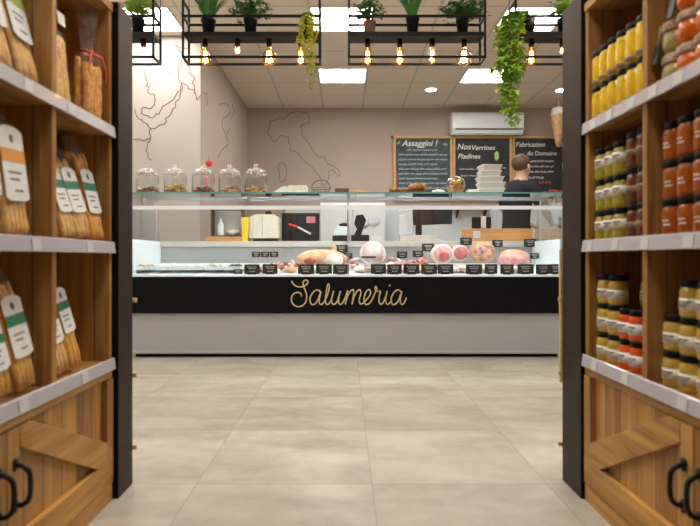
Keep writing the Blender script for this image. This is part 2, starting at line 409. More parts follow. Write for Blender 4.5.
# ------------------------------------------------------------------ shelving units
def shelf_unit(side, L, PF, low, mid, top, panel_d, panel_top, tags, label):
    s = -1 if side == 'left' else 1
    u = thing('shelving_unit', (s * (L + .17), 1.27, 0), label, 'shelving unit')
    def bx(mb, a0, a1, y0, y1, z0, z1): return mb.box(min(s * a0, s * a1), max(s * a0, s * a1), y0, y1, z0, z1)
    D1, D0, BK = 1.855, .69, L + .345
    bx(MB(), BK, BK + .012, D0, D1, .0, 1.635).build('back_panel', 'wood_z', u)
    for y0, y1 in ((1.832, 1.855), (D0, D0 + .023)): bx(MB(), L + .004, BK, y0, y1, .0, 1.612).build('side_panel', 'wood_x', u, bevel=.002)
    for yc in (1.48, 1.10):
        bx(MB(), L, BK, yc - .012, yc + .012, low, 1.612).build('divider', 'wood_x', u, bevel=.002)
    bx(MB(), L, BK + .012, D0, D1, 1.612, 1.64).build('top_board', 'wood_y', u, bevel=.002)
    for k, zt in enumerate((low, mid, top)):
        bx(MB(), L, BK, D0 + .023, 1.832, zt - .024, zt - .0).build('shelf_board', 'wood_y', u, bevel=.002)
        # price rail: sloping plastic strip along the shelf edge
        h = .034
        r = MB(); pts = [(s * (L - .010), zt - h + .005), (s * (L - .003), zt - h + .005), (s * (L + .0), zt + .006), (s * (L - .003), zt + .009), (s * (L - .006), zt + .006)]
        r.prism(pts, D0, D1 - .002, 'y'); rail = r.build('price_rail', 'rail', u)
        for dd in tags[k]:
            w = .019
            tg = MB(); tg.prism([(s * (L - .0115), zt - h + .007), (s * (L - .0105), zt - h + .007), (s * (L - .0075), zt + .003), (s * (L - .0085), zt + .003)], dd - w, dd + w, 'y')
            t_ = tg.build('price_tag', 'tag', rail)
    # base cabinet
    rl = low - .028
    bx(MB(), L + .002, L + .024, D0, D1, .0, .058).build('base_board', 'wood_y', u, bevel=.002)
    bx(MB(), L + .002, L + .024, D0, D1, rl - .028, rl).build('top_rail', 'wood_y', u, bevel=.002)
    bx(MB(), L + .03, BK, D0 + .023, 1.832, .05, .068).build('bottom_board', 'wood_y', u)
    for (y0, y1, hd) in ((1.272, 1.853, 0), (D0 + .002, 1.268, 1)):
        zb, zt = .062, rl - .031
        dr = bx(MB(), L + .016, L + .028, y0, y1, zb, zt).build('door', 'wood_door', u)
        fw = .048
        for a, b in ((y0, y0 + fw), (y1 - fw, y1)): bx(MB(), L - .002, L + .016, a, b, zb + fw * 1.7, zt - .0).build('stile', 'wood_z', dr, bevel=.002)
        bx(MB(), L - .002, L + .016, y0, y1, zb, zb + fw * 1.7).build('bottom_rail', 'wood_y', dr, bevel=.002)
        # diagonal brace, from the lower outer corner up to the upper corner by the joint
        far, near = (y1 - fw, y0 + fw) if hd == 0 else (y0 + fw, y1 - fw)
        q = 1 if hd == 0 else -1
        z0_, z1_ = zb + fw * 1.7, zt
        pts = [(far, z0_), (far, z0_ + .060), (near + .045 * q, z1_), (near, z1_), (near, z1_ - .05), (far - .07 * q, z0_)]
        br = MB().prism([(p, z) for p, z in pts], min(s * (L - .004), s * (L + .015)), max(s * (L - .004), s * (L + .015)), 'x')
        br.build('brace', 'wood_y', dr, bevel=.002)
        hy = y0 + .030 if hd == 0 else y1 - .030
        hm = MB(); X = s * (L - .004)
        z0h, z1h = .225, .318
        path = bez([(X, hy, z1h), (X - s * .016, hy, z1h - .002), (X - s * .030, hy, z1h - .016), (X - s * .033, hy, (z0h + z1h) / 2), (X - s * .030, hy, z0h + .016), (X - s * .016, hy, z0h + .002), (X, hy, z0h)], 5)
        hm.tube(path, .0062, 10)
        for zz in (z0h - .002, z1h + .002):
            hm.lathe([(.0005, -.006), (.012, -.005), (.012, -.0), (.0005, .001)], (X, hy, zz), 12, 'x', 1, 1.35)
        hm.build('handle', 'iron', dr)
    # dark steel upright at the end
    a0, a1 = PF, L + .02
    p = bx(MB(), a0, a1, panel_d[0] + .004, panel_d[1], .0, panel_top).build('steel_upright', 'panel', u, bevel=.0015)
    bx(MB(), a0 - .0, a1 + .003, panel_d[0], panel_d[0] + .004, .0, panel_top + .002).build('front_edge', 'panel_edge', p)
    for zz in (.65, .384, .128):
        MB().box(min(s * (PF - .012), s * (PF + .01)), max(s * (PF - .012), s * (PF + .01)), panel_d[1] - .001, panel_d[1] + .012, zz - .008, zz + .008).build('wooden_peg', 'wood_light', u, bevel=.002)
    return u
def pd(px, L): return L * F / abs(px - VX)
LL, LR = .768, .792
u_left = shelf_unit('left', LL, .753, .463, .845, 1.226, (1.86, 1.985), 1.648,
    [[pd(20, LL), pd(82, LL)], [pd(33, LL), pd(87, LL)], [pd(25, LL), pd(68, LL)]], 'pine shelving unit with breadstick bags at left of the aisle')
u_right = shelf_unit('right', LR, .784, .474, .85, 1.236, (1.86, 2.02), 1.685,
    [[pd(597, LR), pd(628, LR), pd(686, LR)], [pd(592, LR), pd(618, LR), pd(648, LR), pd(692, LR)], [pd(596, LR), pd(612, LR), pd(634, LR), pd(656, LR), pd(682, LR)]], 'pine shelving unit with preserve jars at right of the aisle')
MB().box(.778, .784, 2.0205, 2.035, .35, .83).build('wooden_batten', 'wood_light', u_right)

# ------------------------------------------------------------------ jars
def jar_proto(name, r, h, body, lid, lab, lidk='screw', lh=.016, labz=(.2, .65), cat='jar'):
    t = thing(name, (0, 0, 0), '', cat)
    g = r * .12
    hb = h - lh
    if lidk == 'cloth': MB().lathe([(r * .66, 0), (r * .80, .004), (r * .97, hb * .25), (r * 1.02, hb * .48), (r * .95, hb * .72), (r * .78, hb * .88), (r * .80, hb)], seg=24).build('jar_body', body, t)
    else: MB().lathe([(r * .86, 0), (r * .97, .003), (r, .008), (r, hb * .82), (r * .97, hb * .90), (r * .84, hb * .97), (r * .82, hb)], seg=24).build('jar_body', body, t)
    if lidk == 'screw':
        MB().lathe([(r * .90, hb - .001), (r * .93, hb + .001), (r * .93, h - .003), (r * .88, h), (.001, h)], seg=24).build('lid', lid, t)
    elif lidk == 'cloth':
        m = MB().lathe([(r * .92, hb - .010), (r * 1.02, hb - .004), (r * .98, hb + .004), (r * .93, h - .004), (r * .75, h), (.001, h)], seg=22)
        for v in m.bm.verts:
            a = math.atan2(v.co.y, v.co.x); v.co.x *= 1 + .05 * math.sin(9 * a); v.co.y *= 1 + .05 * math.sin(9 * a)
        l = m.build('cloth_cap', lid, t)
        MB().tube([(r * .99 * math.cos(a), r * .99 * math.sin(a), hb - .003) for a in [2 * PI * k / 20 for k in range(20)]], .0016, 6, closed=True).build('cord', 'cord', l)
    if lab:
        z0, z1 = hb * labz[0], hb * labz[1]; m = MB(); n = 14; pts = []
        A = [];  B = []
        for k in range(n + 1):
            a = PI * (.42 + 1.16 * k / n)   # wraps the aisle-facing side
            for arr, rr, zz in ((A, r + .0006, z0), (B, r + .0006, z1)):
                arr.append(m.bm.verts.new((rr * math.cos(a), rr * math.sin(a), zz)))
        for k in range(n):
            f = m.bm.faces.new((A[k], A[k + 1], B[k + 1], B[k])); f.smooth = True
        lb = m.build('label', lab, t)
        sol = lb.modifiers.new('thick', 'SOLIDIFY'); sol.thickness = .0003; sol.offset = 1
        m = MB()
        for q, (zz, a0, a1) in enumerate(((.70, .75, 1.12), (.48, .72, 1.05), (.30, .78, 1.0))):
            z = z0 + (z1 - z0) * zz; hh = (z1 - z0) * (.05 if q else .09)
            P = [(PI * (a0 + (a1 - a0) * k / 5)) for k in range(6)]
            A = [m.bm.verts.new(((r + .0014) * math.cos(a), (r + .0014) * math.sin(a), z - hh)) for a in P]
            B = [m.bm.verts.new(((r + .0014) * math.cos(a), (r + .0014) * math.sin(a), z + hh)) for a in P]
            for k in range(5): m.bm.faces.new((A[k], A[k + 1], B[k + 1], B[k]))
        m.build('print', 'ink', lb)
    return t
P_yel = jar_proto('preserve_jar', .0255, .1125, 'j_yellow', 'lid', 'label_brown', labz=(.05, .2))
P_oli = jar_proto('preserve_jar', .027, .0985, 'j_green', 'lid', 'paper_cream', labz=(.45, .8))
P_bro = jar_proto('sauce_jar', .026, .103, 'j_brown', 'lid', 'label_brown', labz=(.4, .6))
P_amb = jar_proto('sauce_jar', .028, .0975, 'j_amber', 'lid', None)
P_mus = jar_proto('cream_jar', .030, .0905, 'j_mustard', 'lid', 'paper_cream', labz=(.25, .62))
P_ora = jar_proto('sauce_jar', .026, .0885, 'j_orange', 'lid', 'paper', labz=(.25, .68))
P_pic = jar_proto('clamp_jar', .032, .082, 'j_pickle', 'jute', None, 'cloth', .018)
P_sal = jar_proto('clamp_jar', .034, .080, 'j_salsa', 'jute', None, 'cloth', .016)
# amber jars: pale print bars straight on the glass
m = MB()
for zz, a0, a1 in ((.032, .86, 1.08), (.042, .84, 1.04)):
    P = [PI * (a0 + (a1 - a0) * k / 5) for k in range(6)]
    A = [m.bm.verts.new((.0288 * math.cos(a), .0288 * math.sin(a), zz)) for a in P]; B = [m.bm.verts.new((.0288 * math.cos(a), .0288 * math.sin(a), zz + .004)) for a in P]
    for k in range(5): m.bm.faces.new((A[k], A[k + 1], B[k + 1], B[k]))
m.build('label', 'paper_cream', P_amb)
LAY = ['bottom', 'middle', 'top']
def stack(proto, h, cols, base, kind, where, group):
    """cols: (x, y, count)"""
    for i, (x, y, n) in enumerate(cols):
        names = {1: ['only'], 2: ['bottom', 'top'], 3: LAY}[n]
        for k in range(n):
            place(proto, (x - .006 + random.uniform(-.002, .002), y, base + .0005 + k * h), '%s, %s of %s stack from upright, %s' % (kind, names[k], ORD[i], where),
                  random.uniform(-.15, .15) + R(25), group)
stack(P_yel, .113, [(.828, 1.800 - .0535 * k, 2) for k in range(6)], 1.236, 'yellow preserve jar', 'right top shelf', 'yellow jars on the right top shelf')
stack(P_pic, .0825, [(.850, 1.425, 2)], 1.236, 'cloth-capped olive jar', 'right top shelf', 'cloth-capped jars on the right top shelf')
stack(P_sal, .0805, [(.846, 1.352, 3), (.846, 1.280, 3)], 1.236, 'cloth-capped orange jar', 'right top shelf', 'cloth-capped jars on the right top shelf')
stack(P_oli, .099, [(.838, 1.797, 3), (.838, 1.737, 3), (.838, 1.677, 3)], .85, 'yellow green preserve jar', 'right middle shelf', 'olive jars on the right middle shelf')
stack(P_bro, .1035, [(.842, 1.610, 3), (.842, 1.552, 3)], .85, 'red brown sauce jar', 'right middle shelf', 'brown sauce jars on the right middle shelf')
stack(P_amb, .098, [(.845, 1.425, 3), (.845, 1.360, 3), (.845, 1.296, 3)], .85, 'amber sauce jar', 'right middle shelf', 'amber jars on the right middle shelf')
stack(P_mus, .091, [(.846, 1.793, 3), (.846, 1.722, 3)], .474, 'mustard yellow cream jar', 'right lower shelf', 'mustard jars on the right lower shelf')
stack(P_ora, .089, [(.842, 1.650, 2), (.842, 1.590, 2)], .474, 'orange red sauce jar', 'right lower shelf', 'orange jars on the right lower shelf')
stack(P_mus, .091, [(.848, 1.425, 2), (.848, 1.355, 3), (.848, 1.285, 3)], .474, 'mustard cream jar', 'right lower shelf near camera', 'mustard jars on the right lower shelf')
stack(P_mus, .091, [(.915, 1.66, 3)], .474, 'mustard cream jar', 'behind orange jars', 'mustard jars on the right lower shelf')
for i, (x, y, z, wds) in enumerate(((.806, 1.450, 1.325, 'beside the olive cloth-capped jars'), (.812, 1.392, 1.42, 'above the olive cloth-capped jars'))):
    Mx = Matrix.Translation((x, y, z)) @ Matrix.Rotation(R(14), 4, 'Y')
    t = thing('slate_tag', (x, y, z), 'small dark slate tag on a string %s' % wds, 'tag', 'slate tags on the right top shelf')
    MB().box(-.002, .002, -.013, .013, -.026, .026, mat=Mx).build('slate', 'slate', t, bevel=.001)
    MB().tube([Mx @ Vector((0, 0, .025)), Vector((x + .01, y, 1.611 if i else 1.40))], .0012, 6).build('string', 'cord', t)

# ------------------------------------------------------------------ breadstick bags
def bag(base, w, t_, h, lean, dlean, stick, label_cols, n, label, sh=.75, knob=True, crown=False, ribbon=False, labh=(.30, .72), whitetag=False, rz=0):
    """local: x toward the aisle (negative side of unit => +x), y along the aisle, z up"""
    root = thing('breadstick_bag', base, label, 'bag of breadsticks', 'bags of breadsticks on the left shelves')
    b = Vector(base)
    S = Matrix.Translation(b) @ Matrix.Rotation(rz, 4, 'Z') @ Matrix.Rotation(dlean, 4, 'X') @ Matrix.Rotation(-lean, 4, 'Y')
    # lift so that the lowest corner rests on the shelf
    lift = abs(math.sin(lean)) * t_ / 2 + abs(math.sin(dlean)) * w / 2 + .001
    S = Matrix.Translation((0, 0, lift)) @ S
    # film
    m = MB(); seg = 20; rings = []
    prof = [(0, .82), (.03, .97), (.2, 1), (.5, 1.0), (sh, .98)]
    if crown: prof += [(sh + .02, .62), (sh + .05, .40), (sh + .10, .50), (.93, .72), (1.0, .85)]
    else: prof += [(sh + .08, .85), (.93, .66), (1.0, .62)]
    for zf, k in prof:
        flat = 1 if zf < sh else (1 if crown else max(.12, 1 - (zf - sh) / (1 - sh) * .9))
        ring = []
        for q in range(seg):
            a = 2 * PI * q / seg
            ca, sa = math.cos(a), math.sin(a)
            e = .75
            X = math.copysign(abs(ca) ** e, ca) * t_ / 2 * k * flat; Y = math.copysign(abs(sa) ** e, sa) * w / 2 * k
            j = noise.noise(Vector((a * 2, zf * 8, w * 50))) * .004
            ring.append(m.bm.verts.new(S @ Vector((X + j, Y + j, zf * h))))
        rings.append(ring)
    for A, B in zip(rings, rings[1:]):
        for q in range(seg):
            f = m.bm.faces.new((A[q], A[(q + 1) % seg], B[(q + 1) % seg], B[q])); f.smooth = True
    m.bm.faces.new(rings[0][::-1])
    if not crown: m.bm.faces.new(rings[-1])
    m.build('cellophane', 'film', root)
    # sticks
    for q in range(n):
        yy = (-.5 + (q + .5) / n) * w * .86
        for lay in ((0,) if n > 6 else (0, 1)):
            xx = t_ * (.20 - .42 * lay); hh = h * sh * random.uniform(.90, 1.0)
            r0 = w / n * .49; k = 12 if knob else 6
            pts = []; rad = []
            tilt = random.uniform(-.04, .04) * w * 6
            for i in range(k + 1):
                f = i / k; sc2 = 1 if 0 < i < k else .55
                pts.append(S @ Vector((xx + random.uniform(-1, 1) * .001, yy + tilt * (f - .5) * .3 + random.uniform(-1, 1) * .001, .004 + f * (hh - .008))))
                rad.append(r0 * sc2 * (random.uniform(.82, 1.12) if knob else random.uniform(.95, 1.03)))
            MB().tube(pts, rad, 8).build('breadstick', stick, root)
    if label_cols:
        z0, z1 = h * labh[0], h * labh[1]; X = t_ / 2 + .0015
        lw = w * .45
        zz = [z0, z0 + .006]; 
        pts = [(-lw, z0 + .006), (-lw * .6, z0), (lw * .6, z0), (lw, z0 + .006), (lw, z1 - .012), (lw * .7, z1 - .004), (lw * .3, z1), (-lw * .3, z1), (-lw * .7, z1 - .004), (-lw, z1 - .012)]
        m = MB(); m.prism(pts, X, X + .0008, 'x')
        bmesh.ops.transform(m.bm, matrix=S, verts=m.bm.verts); lb = m.build('label', label_cols[0], root)
        zc = z0 + (z1 - z0) * .60; m = MB(); m.box(X + .0008, X + .0014, -lw, lw, zc - (z1 - z0) * .09, zc + (z1 - z0) * .09, mat=S); m.build('colour_band', label_cols[1], lb)
        m = MB(); m.lathe([(.001, X + .0008), (.010, X + .0009), (.010, X + .0013), (.001, X + .0014)], (0, 0, z0 + (z1 - z0) * .83), 14, 'x', .8, 1)
        m.box(X + .0008, X + .0012, -lw * .6, lw * .5, z0 + (z1 - z0) * .36, z0 + (z1 - z0) * .39)
        m.box(X + .0008, X + .0012, -lw * .5, lw * .3, z0 + (z1 - z0) * .27, z0 + (z1 - z0) * .30)
        m.box(X + .0008, X + .0012, -lw * .2, lw * .5, z0 + (z1 - z0) * .12, z0 + (z1 - z0) * .15)
        bmesh.ops.transform(m.bm, matrix=S, verts=m.bm.verts); m.build('print', 'ink', lb)
    if ribbon:
        zr = h * (sh + .055); m = MB()
        m.tube([S @ Vector((t_ * .25 * math.cos(a), w * .23 * math.sin(a), zr)) for a in [2 * PI * k / 16 for k in range(16)]], .004, 6, closed=True)
        for sg in (-1, 1):
            m.ribbon([S @ Vector((t_ * .28, 0, zr)), S @ Vector((t_ * .5, sg * w * .28, zr - .002)), S @ Vector((t_ * .55, sg * w * .46, zr - .035)), S @ Vector((t_ * .5, sg * w * .52, zr - .075))], .009, (1, 0, .1))
        m.build('ribbon', 'ribbon', root)
    if whitetag:
        m = MB(); m.box(t_ / 2, t_ / 2 + .001, -.012, .03, h * .66, h * .76, mat=S); m.build('neck_tag', 'paper', root)
    return root
lx = -LL
G1 = ('paper', 'ink_green'); G2 = ('paper', 'ink_orange'); G3 = ('paper', 'ink_lime')
# top shelf (1.226)
bag((lx - .040, 1.768, 1.226), .122, .06, .355, .02, 0, 'stick', None, 5, 'clear bag of orange breadsticks tied with a red ribbon, left top shelf', sh=.56, crown=True, ribbon=True)
bag((lx - .050, 1.600, 1.226), .095, .055, .36, .10, 0, 'stick2', None, 5, 'clear bag of pale breadsticks with white neck tag, left top shelf', sh=.60, crown=True, whitetag=True)
bag((lx - .034, 1.405, 1.226), .095, .05, .36, .26, 0, 'stick2', G3, 5, 'breadstick bag with white and lime label beside the divider, left top shelf', labh=(.30, .80), knob=False)
bag((lx - .034, 1.290, 1.226), .105, .05, .36, .26, 0, 'stick2', G3, 5, 'breadstick bag with white label at left frame edge, top shelf', labh=(.30, .80), knob=False)
# middle shelf (.845)
bag((lx - .026, 1.780, .845), .094, .046, .355, .22, .05, 'stick', G1, 4, 'breadstick bag with green banded label nearest the steel upright, left middle shelf', labh=(.24, .64), sh=.84)
bag((lx - .026, 1.683, .845), .092, .046, .315, .26, .12, 'stick2', G1, 4, 'breadstick bag with green banded label, middle one of three, left middle shelf', labh=(.24, .68), sh=.82)
bag((lx - .028, 1.605, .845), .080, .046, .30, .28, .10, 'stick2', G1, 4, 'breadstick bag half hidden by the divider, left middle shelf', labh=(.24, .70))
bag((lx - .034, 1.350, .845), .105, .05, .30, .10, .05, 'stick2', G2, 5, 'bag of twisted breadsticks with orange banded label, left middle shelf', labh=(.28, .88), sh=.85)
bag((lx - .034, 1.240, .845), .100, .05, .30, .10, .05, 'stick2', G2, 5, 'bag of twisted breadsticks with orange banded label at left frame edge', labh=(.28, .88), sh=.85)
# lower shelf (.463)
bag((lx - .034, 1.395, .463), .088, .05, .31, .20, .10, 'stick3', G1, 4, 'bag of long golden breadsticks with dark green label, left lower shelf', labh=(.26, .76), sh=.93, knob=False)
bag((lx - .034, 1.290, .463), .090, .05, .24, .20, .10, 'stick3', G1, 4, 'shorter bag of golden breadsticks at left frame edge, lower shelf', labh=(.26, .76), sh=.93, knob=False)
bag((lx - .036, 1.660, .463), .070, .044, .27, .22, .14, 'stick3', G1, 3, 'bag of golden breadsticks leaning alone beside the divider, left lower shelf', labh=(.40, .90), sh=.93, knob=False)
bag((lx - .036, 1.580, .463), .070, .044, .25, .22, .14, 'stick2', G1, 3, 'pale breadstick bag half hidden by divider, left lower shelf', labh=(.35, .85), sh=.9, knob=False)

# ------------------------------------------------------------------ hanging racks
YN_, YF_ = 3.50, 3.635
ZB, ZM, ZT = 2.057, 2.312, 2.408
rk = [(-2.05, -1.1975, 'leftmost rack behind the left upright'), (-1.0125, -.1590, 'second rack from left with yellow trailing vine'), (.025, .875, 'third rack from left, with terracotta pot'), (1.066, 1.92, 'rightmost rack with long green trailing vine')]
bulbs = [[-1.285, -1.45, -1.62, -1.78], [at(206, 3.59), at(238, 3.59), at(269.5, 3.59), at(301, 3.59)], [at(367.5, 3.59), at(399.5, 3.59), at(431.5, 3.59), at(463.4, 3.59)], [at(530.4, 3.59), at(561, 3.59), 1.60, 1.78]]
btype = [['small', 'tulip', 'globe', 'tulip'], ['tulip', 'small', 'globe', 'tulip'], ['tulip', 'tulip', 'slim', 'globe'], ['tulip', 'small', 'globe', 'small']]
BT = {'tulip': (.031, .125), 'slim': (.023, .115), 'globe': (.050, .125), 'small': (.019, .050)}
ZP = 2.19
for i, (x0, x1, nm) in enumerate(rk):
    t = thing('hanging_plant_rack', ((x0 + x1) / 2, (YN_ + YF_) / 2, ZB), 'black metal hanging rack with bulbs, %s' % nm, 'hanging rack', 'black hanging racks')
    r = .0066; m = MB()
    def bar(a, b): 
        lo = [min(p, q) - r for p, q in zip(a, b)]; hi = [max(p, q) + r for p, q in zip(a, b)]
        m.box(lo[0], hi[0], lo[1], hi[1], lo[2], hi[2])
    for y in (YN_, YF_):
        bar((x0, y, ZB), (x1, y, ZB)); bar((x0, y, ZM), (x1, y, ZM))
        for x in (x0, x1): bar((x, y, ZB), (x, y, ZT))
    for x in (x0, x1):
        for z in (ZB, ZM, ZT): bar((x, YN_, z), (x, YF_, z))
    m.build('frame', 'black', t)
    for x in (x0, x1):
        for y in (YN_, YF_):
            MB().tube([(x, y, ZT), (x, y, HC - .001)], .0022, 6).build('hanger_cable', 'black', t)
    MB().box(x0 + .004, x1 - .004, YN_ + .006, YF_ - .006, ZP, ZP + .028).build('shelf_plank', 'black', t, bevel=.002)
    for bx_, bt in zip(bulbs[i], btype[i]):
        s_ = MB().lathe([(.013, ZP - .042), (.017, ZP - .038), (.017, ZP)], (bx_, 3.57, 0), 16).build('socket', 'black', t)
        rr, hh = BT[bt]; zt = ZP - .042
        prof = [(.012, zt)]
        if bt == 'globe': prof += [(.013, zt - .016)] + [(rr * math.sin(a), zt - hh + rr - rr * math.cos(a) * -1) for a in [R(q) for q in (25, 50, 75, 100, 125, 150, 170)]] + [(.0005, zt - hh)]
        else: prof += [(rr * .55, zt - hh * .18), (rr * .9, zt - hh * .42), (rr, zt - hh * .62), (rr * .85, zt - hh * .82), (rr * .5, zt - hh * .95), (.0005, zt - hh)]
        b_ = MB().lathe(prof, (bx_, 3.57, 0), 20).build('bulb', 'clearbulb' if bt == 'globe' and i == 2 else 'amber', s_)
        fm = MB(); fr = rr * .42
        for q in range(5 if bt != 'small' else 3):
            a = 2 * PI * q / 5
            fm.tube([(bx_ + fr * .5 * math.cos(a), 3.57 + fr * .5 * math.sin(a), zt - hh * .25), (bx_ + fr * math.cos(a + .3), 3.57 + fr * math.sin(a + .3), zt - hh * .78)], .0034, 6)
        fm.build('filament', 'filament', s_)

# plants
def pot_plant(x, y, z, pr, ph, potmat, style, label, leafmat='leaf', n=90, hgt=.2, spread=.09):
    t = thing('potted_plant', (x, y, z), label, 'potted plant', 'potted plants on the hanging racks')
    p = MB().lathe([(pr * .76, 0), (pr * .95, ph * .85), (pr * 1.05, ph * .86), (pr * 1.05, ph), (pr * .92, ph), (pr * .9, ph * .92), (.001, ph * .92)], (x, y, z), 20).build('pot', potmat, t)
    MB().lathe([(pr * .9, ph * .86), (pr * .88, ph * .94), (.001, ph * .95)], (x, y, z), 16).build('soil', 'soil', p)
    m = MB(); b0 = Vector((x, y, z + ph * .93))
    for k in range(n):
        a = random.uniform(0, 2 * PI); q = random.random() ** .6
        if style == 'spike':
            d = Vector((math.cos(a) * q * spread, math.sin(a) * q * spread * .8, hgt * random.uniform(.7, 1)))
            st = b0 + Vector((math.cos(a) * .012, math.sin(a) * .012, 0)); side = Vector((-math.sin(a), math.cos(a), 0)) * .006
            P = [st + side, st - side, st + d * .6 - side * .9, st + d * .6 + side * .9, st + d + Vector((math.cos(a), math.sin(a), -.3)) * .02]
            v = [m.bm.verts.new(pp) for pp in P]; m.bm.faces.new((v[0], v[1], v[2], v[3])); m.bm.faces.new((v[3], v[2], v[4]))
        else:
            tip = b0 + Vector((math.cos(a) * q * spread, math.sin(a) * q * spread * .8, hgt * random.uniform(.25, 1) * (1.1 - q * .5)))
            mid = (b0 + tip) / 2 + Vector((0, 0, .02))
            if k % 3 == 0: m.tube([b0, mid, tip], .0013, 4)
            for w in range(4):
                f = random.uniform(.35, 1); pp = mid.lerp(tip, f) if f > .5 else b0.lerp(mid, f * 2)
                aa = random.uniform(0, 2 * PI); m.leaf(pp, (math.cos(aa), math.sin(aa), random.uniform(-.2, .8)), (0, 0, 1), random.uniform(.028, .044), random.uniform(.016, .026))
    m.build('foliage', leafmat, t); return t
yp = 3.567; zp = ZP + .0285
pot_plant(at(138, yp), yp, zp, .042, .10, 'pot', 'bush', 'light green bushy plant in black pot behind the left upright', 'leaf_lite', 100, .17, .13)
pot_plant(at(208.5, yp), yp, zp, .045, .100, 'pot', 'spike', 'dark green spiky plant in black pot, first pot on the second rack', 'leaf', 110, .2, .11)
pot_plant(at(250.5, yp), yp, zp, .043, .098, 'pot', 'bush', 'broad leaved green plant in black pot in the middle of the second rack', 'leaf', 80, .16, .15)
pot_plant(at(369.5, yp), yp, zp, .040, .085, 'terracotta', 'bush', 'bushy green plant in the terracotta pot', 'leaf', 70, .17, .10)
pot_plant(at(412.5, yp), yp, zp, .042, .110, 'pot', 'spike', 'upright green plant in black pot at the middle of the third rack', 'leaf', 90, .2, .10)
pot_plant(at(462.5, yp), yp, zp, .041, .098, 'pot', 'bush', 'wide fluffy green plant in black pot at the right end of the third rack', 'leaf', 130, .15, .15)
pot_plant(at(564, yp), yp, zp, .043, .10, 'pot', 'bush', 'bushy green plant on the right rack behind the upright', 'leaf_lite', 80, .17, .10)
def vine(x, y, z, strands, mat, label, potxy, potr, poth, lf=(.03, .045)):
    t = thing('trailing_plant', (potxy[0], potxy[1], z), label, 'trailing plant', 'trailing vines')
    MB().lathe([(potr * .78, 0), (potr, poth), (potr * .9, poth), (potr * .88, poth * .9), (.001, poth * .9)], (potxy[0], potxy[1], z), 18).build('pot', 'pot', t)
    m = MB(); top = Vector((potxy[0], potxy[1], z + poth * .9))
    for dx, dy, drop in strands:
        e = Vector((x + dx, y + dy, z + .02))
        pts = bez([top, top.lerp(e, .5) + Vector((0, 0, .07)), e, e + Vector((random.uniform(-.01, .01), 0, -drop * .4)), e + Vector((random.uniform(-.02, .02), random.uniform(-.01, .01), -drop * .75)), e + Vector((random.uniform(-.03, .03), 0, -drop))], 7)
        m.tube(pts, .0016, 5)
        for k, p in enumerate(pts[3:]):
            for w in range(2):
                a = random.uniform(0, 2 * PI); L = random.uniform(*lf)
                m.leaf(p, (math.cos(a) * .8, math.sin(a) * .8, random.uniform(-.9, .1)), (0, 0, 1), L, L * .8)
    m.build('foliage', mat, t); return t
vine(at(308, 3.46), 3.462, zp, [(-.05, 0, .12), (-.025, 0, .16), (0, 0, .30), (.02, 0, .36), (.035, 0, .26), (.05, 0, .10), (.012, 0, .39), (-.04, .0, .2)], 'leaf_yellow', 'yellow green trailing vine at the right end of the second rack', (at(307, yp), yp), .04, .09, (.016, .028))
vine(at(511, 3.46), 3.462, zp, [(-.07, 0, .26), (-.05, 0, .40), (-.02, 0, .52), (.0, 0, .60), (.015, 0, .57), (.035, 0, .5), (.05, 0, .34), (-.035, 0, .45), (.0, 0, .3)], 'leaf_lite', 'long green trailing vine at the left end of the rightmost rack', (at(527, yp), yp), .052, .10, (.042, .064))

# ------------------------------------------------------------------ deli counter
CX0, CX1 = -1.72, 1.745
YC = 4.5
dc = thing('display_counter', (0, 4.95, 0), 'long refrigerated deli counter with black gold-lettered front and glass top', 'deli counter')
MB().box(CX0 + .02, CX1 - .02, YC + .05, 5.36, 0, .035).build('plinth', 'panel_edge', dc)
MB().box(CX0, CX1, YC + .012, YC + .05, .032, .36).build('lower_panel', 'greypanel', dc, bevel=.004)
MB().box(CX0, CX1, YC, YC + .02, .030, .052).build('kick_ledge', 'greypanel', dc, bevel=.003)
MB().box(CX0, CX1, YC + .05, 5.36, .034, .62).build('carcass', 'greypanel', dc)
fas = MB().box(CX0, CX1, YC - .008, YC + .05, .356, .648).build('fascia', 'band', dc, bevel=.003)
MB().box(CX0, CX1, YC - .006, YC + .02, .649, .658).build('front_ledge', 'white', dc, bevel=.002)
